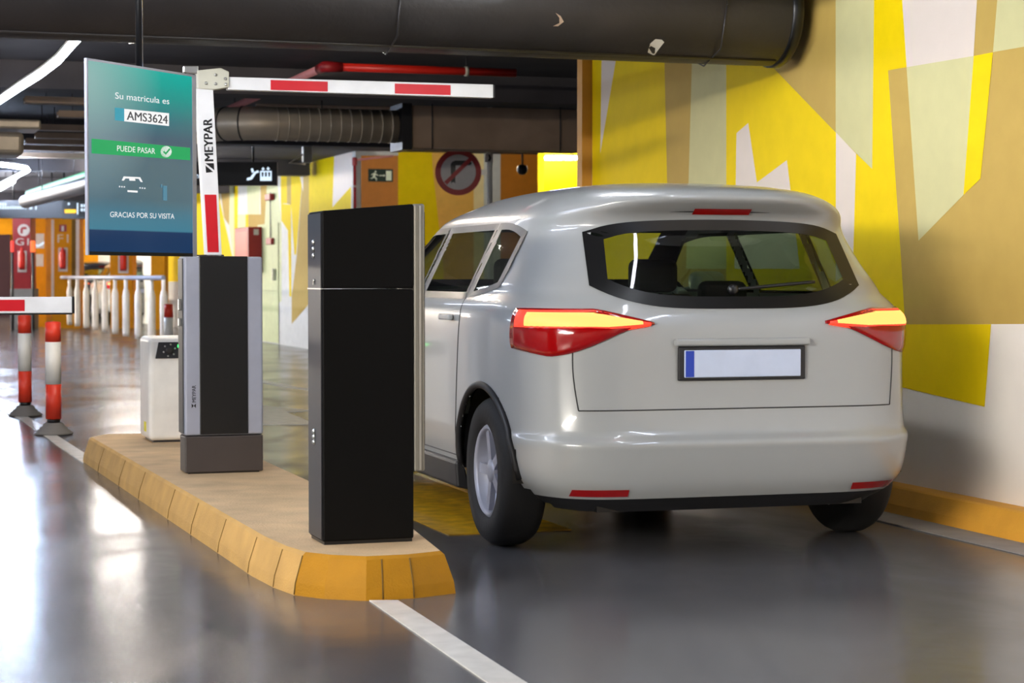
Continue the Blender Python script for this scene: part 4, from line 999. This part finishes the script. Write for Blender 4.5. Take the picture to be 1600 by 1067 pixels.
def make_car():
    car = thing('car', 'white hatchback driving away to the right of the ticket kiosk', 'car', (0,0,0))
    NP = 288; nL = len(FL); grid = []
    for L in FL: grid.append([onphi(L, -math.pi/2+2*math.pi*k/NP) for k in range(NP)])
    parts = {}
    def facekey(c, ph):
        x, y, z = c; yc = (lev(z)[1]+lev(z)[2])/2; s = math.sin(ph); cs = math.cos(ph); sg = 1 if x > 0 else -1
        for ax in (AXR, AXF):
            if abs(x) > 0.6 and (y-ax)**2+(z-WR)**2 < 0.375**2: return None
        if z > 1.0:
            if abs(s) > abs(cs):
                if s < 0 and in_rear_glass(x, z): return 'rear_window'
                if s > 0 and 1.12 < z < 1.44 and abs(x) < lev(z)[3]*0.86: return 'windscreen'
            if abs(x) > 0.8*lev(z)[3]:
                for i, (a, b) in enumerate(SIDEW):
                    if a < y < b and sw_bot(y) < z < sw_top(y): return 'side_window%d%d' % (i, sg)
        if z < 0.27: return 'lower_trim'
        return 'body'
    for i in range(nL-1):
        for k in range(NP):
            ids = (i*NP+k, i*NP+(k+1)%NP, (i+1)*NP+(k+1)%NP, (i+1)*NP+k)
            c = (grid[i][k]+grid[i+1][(k+1)%NP])/2; ph = -math.pi/2+2*math.pi*(k+.5)/NP
            key = facekey(c, ph)
            if key: parts.setdefault(key, []).append(ids)
    allv = [p for r in grid for p in r]
    def mk(name, faces, m, smooth=True):
        used = {}; vs = []; fs = []
        for f in faces:
            g_ = []
            for i in f:
                if i not in used: used[i] = len(vs); vs.append(allv[i])
                g_.append(used[i])
            fs.append(g_)
        return MB().add(vs, fs, 0, smooth).build(name, m, car, recalc=False)
    body = parts.pop('body')
    top = [(nL-1)*NP+k for k in range(NP)]
    body.append(tuple(top))
    BODY = mk('body', body, 'car_white')
    for k, f in parts.items():
        if k == 'lower_trim': mk('lower_trim', f, 'trim_black')
        elif k == 'rear_window': RW = mk('rear_window', f, 'glass')
        elif k == 'windscreen': mk('windscreen', f, 'clear')
        else: mk('side_window', f, 'glass')
    # black borders over the glass edges
    def border(fn, inner, outer, name, off=0.003, m='black'):
        n_ = len(inner); b = MB()
        vs = [fn(*p, off) for p in inner]+[fn(*p, off) for p in outer]
        b.add(vs, [(i, (i+1)%n_, n_+(i+1)%n_, n_+i) for i in range(n_)], 0, True)
        b.build(name, m, car)
    def ringpts(bot, topf, x0, x1, n_=28):
        P = [(x0+(x1-x0)*i/n_, bot(x0+(x1-x0)*i/n_)) for i in range(n_+1)]
        P += [(x1+(x0-x1)*i/n_, topf(x1+(x0-x1)*i/n_)) for i in range(n_+1)]
        return P
    def bot(x): return 1.05+0.10*min(1, abs(x)/0.575)**4
    def topf(x): return 1.40-0.02*(x/0.55)**2-0.03*min(1, abs(x)/0.55)**8
    inner = []; outer = []
    for x, z in ringpts(bot, topf, -0.56, 0.56, 36):
        cz = 1.235; d_ = Vector((x, z-cz)); hw = rg_hw(z)
        f = min(1, hw/0.58)
        inner.append((x*f*0.955, cz+(z-cz)*0.80)); outer.append((x*f*1.095, cz+(z-cz)*1.07))
    border(srear, inner, outer, 'rear_window_border')
    for sg in (-1, 1):
        for a, b_ in SIDEW:
            inner = []; outer = []
            for y, z in ringpts(sw_bot, sw_top, a, b_, 16):
                cy, cz = (a+b_)/2, 1.24; sy = 1+0.05/(b_-a); 
                outer.append((cy+(y-cy)*sy, cz+(z-cz)*1.10)); inner.append((cy+(y-cy)*(1-0.05/(b_-a)), cz+(z-cz)*0.90))
            border(lambda y, z, off, s=sg: sside(y, z, s, off), inner, outer, 'side_window_border')
    def sfront(x, z, off=0.0):
        L = lev(z); _, yr, yf, w_, n_ = L; q = max(0.0, 1-abs(x/w_)**n_)**(1/n_)
        p = Vector((x, (yr+yf)/2+(yf-yr)/2*q, z)); return p+outw(L, p)*off
    inner = []; outer = []
    for k_ in range(4):
        for t in range(20):
            u = t/20; a_ = [(-1+2*u,-1),(1,-1+2*u),(1-2*u,1),(-1,1-2*u)][k_]
            zo = 1.28+0.185*a_[1]; zi = 1.28+0.125*a_[1]
            outer.append((a_[0]*lev(zo)[3]*0.93, zo)); inner.append((a_[0]*lev(zi)[3]*0.80, zi))
    border(sfront, inner, outer, 'windscreen_border')
    gv = {i for k_, F_ in parts.items() if k_ != 'lower_trim' for f in F_ for i in f}
    for _ in range(2): gv |= {i for f in body[:-1] if any(j in gv for j in f) for i in f}
    used = {}; lv_ = []; lf_ = []
    for f in body[:-1]:
        if any(i in gv for i in f) or min(allv[i].z for i in f) < 1.0 or max(allv[i].z for i in f) > 1.575: continue
        g_ = []
        for i in f:
            if i not in used: used[i] = len(lv_); p = allv[i]; lv_.append(p-outw(lev(p.z), p)*0.02-Vector((0,0,0.012)))
            g_.append(used[i])
        lf_.append(g_)
    MB().add(lv_, lf_, 0, True).build('cabin_lining', 'seat', car, recalc=False)
    # wheels and arches
    for ax in (AXR, AXF):
        for sg in (-1, 1):
            wh = MB().lathe((sg*0.72, ax, WR), [(0.20,0),(0.295,0.0),(0.312,0.02),(WR,0.05),(WR,0.14),(0.312,0.17),(0.295,0.19),(0.215,0.195),(0.20,0.17)], 40, ax=(sg,0,0), cap=False).build('wheel', 'tyre', car)
            rm = MB().lathe((sg*0.72, ax, WR), [(0.205,0.02),(0.205,0.17),(0.19,0.185),(0.18,0.17),(0.18,0.08),(0.05,0.07),(0.01,0.07)], 40, ax=(sg,0,0), cap=False)
            for k in range(5):
                a_ = 2*math.pi*k/5; r_ = Vector((0, math.cos(a_), math.sin(a_))); t_ = Vector((0, -math.sin(a_), math.cos(a_)))
                rm.box(Vector((sg*0.87, ax, WR))+r_*0.11, (0.012, 0.085, 0.022), (Vector((1,0,0)), r_, t_))
            rm.lathe((sg*0.72, ax, WR), [(0.05,0.10),(0.05,0.165),(0.03,0.172),(0.001,0.172)], 16, ax=(sg,0,0))
            rm.build('rim', 'silver', wh)
            arc = [sside(ax+0.376*math.cos(t*math.pi/28), WR+0.376*math.sin(t*math.pi/28), sg, 0.002) for t in range(0, 29)]
            MB().tube(arc, 0.016, 8).build('arch_lip', 'trim_black', car)
            wl_ = MB(); n_ = 24; vs = []
            for t in range(n_+1):
                a_ = -0.05+(math.pi+0.1)*t/n_; vs += [(sg*0.50, ax+0.38*math.cos(a_), WR+0.38*math.sin(a_)), (sg*0.90, ax+0.38*math.cos(a_), WR+0.38*math.sin(a_))]
            wl_.add(vs, [(2*t, 2*t+1, 2*t+3, 2*t+2) for t in range(n_)], 0, True)
            wl_.add([(sg*0.50, ax, WR)]+[vs[2*t] for t in range(n_+1)], [(0, t+1, t+2) for t in range(n_)])
            wl_.build('wheel_well', 'black', car, recalc=False)
    MB().bx(-0.60, 0.60, 0.14, 3.9, 0.20, 0.24).build('underbody', 'black', car)
    # sills
    for sg in (-1, 1):
        s_ = MB(); s_.prism([(sg*0.86,1.12,0.20),(sg*0.928,1.12,0.215),(sg*0.936,1.12,0.33),(sg*0.90,1.12,0.34)], (0,1.87,0)); s_.build('sill', 'trim_black', car, bevel=0.01)
    # tail lights
    def patch(phis, zlo, zhi, off, nz=8, th=0.012):
        b = MB(); n_ = len(phis); g_ = []; h_ = []
        for i, ph in enumerate(phis):
            s_ = i/(n_-1); a, c = zlo(s_), zhi(s_)
            for j in range(nz+1):
                z = a+(c-a)*j/nz; L = lev(z); p = onphi(L, ph); o_ = outw(L, p); e_ = min(j, nz-j)/nz; dome = 0.010*math.sqrt(max(0, 4*e_*(1-e_)))
                g_.append(p+o_*(off+dome)); h_.append(p-o_*th)
        F = []
        for i in range(n_-1):
            for j in range(nz): F.append((i*(nz+1)+j, (i+1)*(nz+1)+j, (i+1)*(nz+1)+j+1, i*(nz+1)+j+1))
        N_ = len(g_); b.add(g_+h_, F, 0, True)
        edge = [j for j in range(nz+1)]+[i*(nz+1)+nz for i in range(1, n_)]+[(n_-1)*(nz+1)+j for j in range(nz-1, -1, -1)]+[i*(nz+1) for i in range(n_-2, 0, -1)]
        for p_, q_ in zip(edge, edge[1:]+edge[:1]): b.f.append([p_, q_, q_+N_, p_+N_]); b.m.append(0); b.sm.append(False)
        return b
    for sg in (-1, 1):
        def ph(s_, a=-67.5, b=-41.5):
            d_ = a+(b-a)*s_; return math.radians(d_ if sg > 0 else -180-d_)
        P = [ph(i/30) for i in range(31)]
        zhi = lambda s_: 0.985+0.055*min(1, s_*2.2)-0.0*s_
        zlo = lambda s_: 0.972-0.13*(1-math.cos(math.pi*min(1, s_*1.25)))/2+0.06*max(0, s_-0.75)*4*0.5
        TLT = patch(P, zlo, zhi, 0.006).build('tail_light', 'red_lens', car)
        P2_ = [ph(0.10+0.80*i/24) for i in range(25)]
        patch(P2_, lambda s_: 0.972-0.016*min(1, s_*3), lambda s_: 0.990+0.034*min(1, s_*2.2), 0.012, 4).build('light_bar', 'tail_glow', TLT)
        P3_ = [ph(0.03+0.94*i/24) for i in range(25)]
        patch(P3_, lambda s_: 0.968-0.026*min(1, s_*3), lambda s_: 0.986+0.047*min(1, s_*2.2), 0.0085, 4).build('light_halo', 'tail_edge', TLT)
        # lower bumper reflector
        rf = MB(); xs_ = [sg*(0.50+0.22*i/8) for i in range(9)]
        vs = [srear(x, z, 0.006) for x in xs_ for z in (0.272, 0.302)]; rf.add(vs, [(2*i, 2*i+1, 2*i+3, 2*i+2) for i in range(8)])
        rf.build('reflector', 'red_lens', car)
    # high brake light under the spoiler, plate, handle strip
    vs = [srear(-0.13+0.26*i/8, z, 0.006) for i in range(9) for z in (1.432, 1.455)]
    MB().add(vs, [(2*i, 2*i+1, 2*i+3, 2*i+2) for i in range(8)]).build('high_brake_light', 'red_lens', car)
    py = srear(0, 0.8, 0).y-0.012
    PL = MB().rbox(-0.26, 0.26, py-0.012, py, 0.755, 0.868, 0.004, 2).build('number_plate', 'plate_face', car)
    MB().bx(-0.257, -0.22, py-0.0135, py-0.012, 0.758, 0.865).build('blue_band', 'plate_band', PL)
    MB().rbox(-0.30, 0.30, py-0.02, py+0.02, 0.885, 0.915, 0.008, 2).build('tailgate_handle', 'car_white', car)
    MB().rbox(-0.285, 0.285, py-0.004, py+0.012, 0.742, 0.882, 0.006, 2).build('plate_recess', 'trim_black', car)
    # shut lines
    def line(pts, r=0.0028, name='shut_line', m='trim_black'): MB().tube(pts, r, 6).build(name, m, car)
    line([srear(x, 0.625, 0.0005) for x in [-0.70+1.4*i/40 for i in range(41)]])
    for sg in (-1, 1):
        line([srear(sg*(0.70+0.02*math.sin(t/20*3)), 0.625+0.40*t/20, 0.0005) for t in range(21)])
        for y in (1.06, 1.90, 3.0): line([sside(y+(0.10*max(0,(1.0-z)/0.7) if y < 1.1 else 0), z, sg, 0.0005) for z in [0.36+0.72*t/24 for t in range(25)]])
        line([sside(1.10+1.9*t/30, 0.36, sg, 0.0005) for t in range(31)])
        for y in (1.24, 2.06):
            p = sside(y, 0.985, sg, 0.018); MB().rbox(p.x-0.014, p.x+0.014, y-0.09, y+0.09, 0.972, 1.0, 0.010, 3).build('door_handle', 'car_white', car)
        mr = MB().rbox(sg*0.99-0.10, sg*0.99+0.10, 2.76, 2.88, 1.06, 1.20, 0.045, 4); mr.tube([(sg*0.82,2.84,1.09),(sg*0.95,2.83,1.10)], 0.02, 8)
        mr.build('side_mirror', 'car_white', car)
    # wiper
    wpts = [srear(0.02+0.36*t/12, 1.118+0.03*t/12, 0.016) for t in range(13)]
    MB().tube(wpts, 0.007, 8).build('rear_wiper', 'black', car)
    MB().lathe(srear(0.0, 1.115, 0.0), [(0.022,0),(0.022,0.02),(0.012,0.028),(0.001,0.028)], 14, ax=(0,-1,0)).build('wiper_boss', 'black', car)
    # cabin
    MB().bx(-0.7, 0.7, 0.35, 3.2, 0.36, 0.40).build('cabin_floor', 'seat', car)
    MB().rbox(-0.62, 0.62, 1.05, 1.20, 0.42, 1.00, 0.05, 3).build('rear_bench', 'seat', car)
    for x in (-0.36, 0.36): MB().rbox(x-0.12, x+0.12, 1.06, 1.15, 1.01, 1.15, 0.04, 3).build('headrest', 'seat', car)
    for x in (-0.36, 0.36):
        S_ = MB().rbox(x-0.25, x+0.25, 1.95, 2.09, 0.45, 1.08, 0.06, 3).build('front_seat', 'seat', car)
        MB().rbox(x-0.13, x+0.13, 1.97, 2.06, 1.09, 1.26, 0.04, 3).build('headrest', 'seat', S_)
    MB().rbox(-0.70, 0.70, 2.62, 3.05, 0.70, 1.04, 0.08, 3).build('dashboard', 'trim_black', car)
    MB().bx(-0.55, 0.55, 0.30, 1.04, 0.86, 0.885).build('parcel_shelf', 'seat', car)
    return car
car = make_car()
def copy_tree(o, parent=None):
    c = o.copy(); COL.objects.link(c)
    if parent: c.parent = parent
    for ch in list(o.children): copy_tree(ch, c)
    return c
cc = at_y(1165, 700, 8.2); cc.z = 0
car.location = cc; car.rotation_euler = (0, 0, TH-math.radians(1.5))
# two parked cars far back between the orange columns
M['car_dark'] = mat('dark_car_paint', (46, 46, 52), 0.3, coat=0.5, var=0.02)
for px, Y, m_, lab in ((226, 50, 'car_white', 'white car parked far back between orange columns, below the screen'), (164, 55, 'car_dark', 'dark car parked far back beside the orange column, below the screen')):
    c = copy_tree(car); p = at_y(px, 500, Y); p.z = 0; c.location = p; c.rotation_euler = (0,0,TH); c['label'] = lab
    for ch in c.children:
        if ch.data and ch.data.materials and ch.data.materials[0] == M['car_white']:
            ch.material_slots[0].link = 'OBJECT'; ch.material_slots[0].material = M[m_]
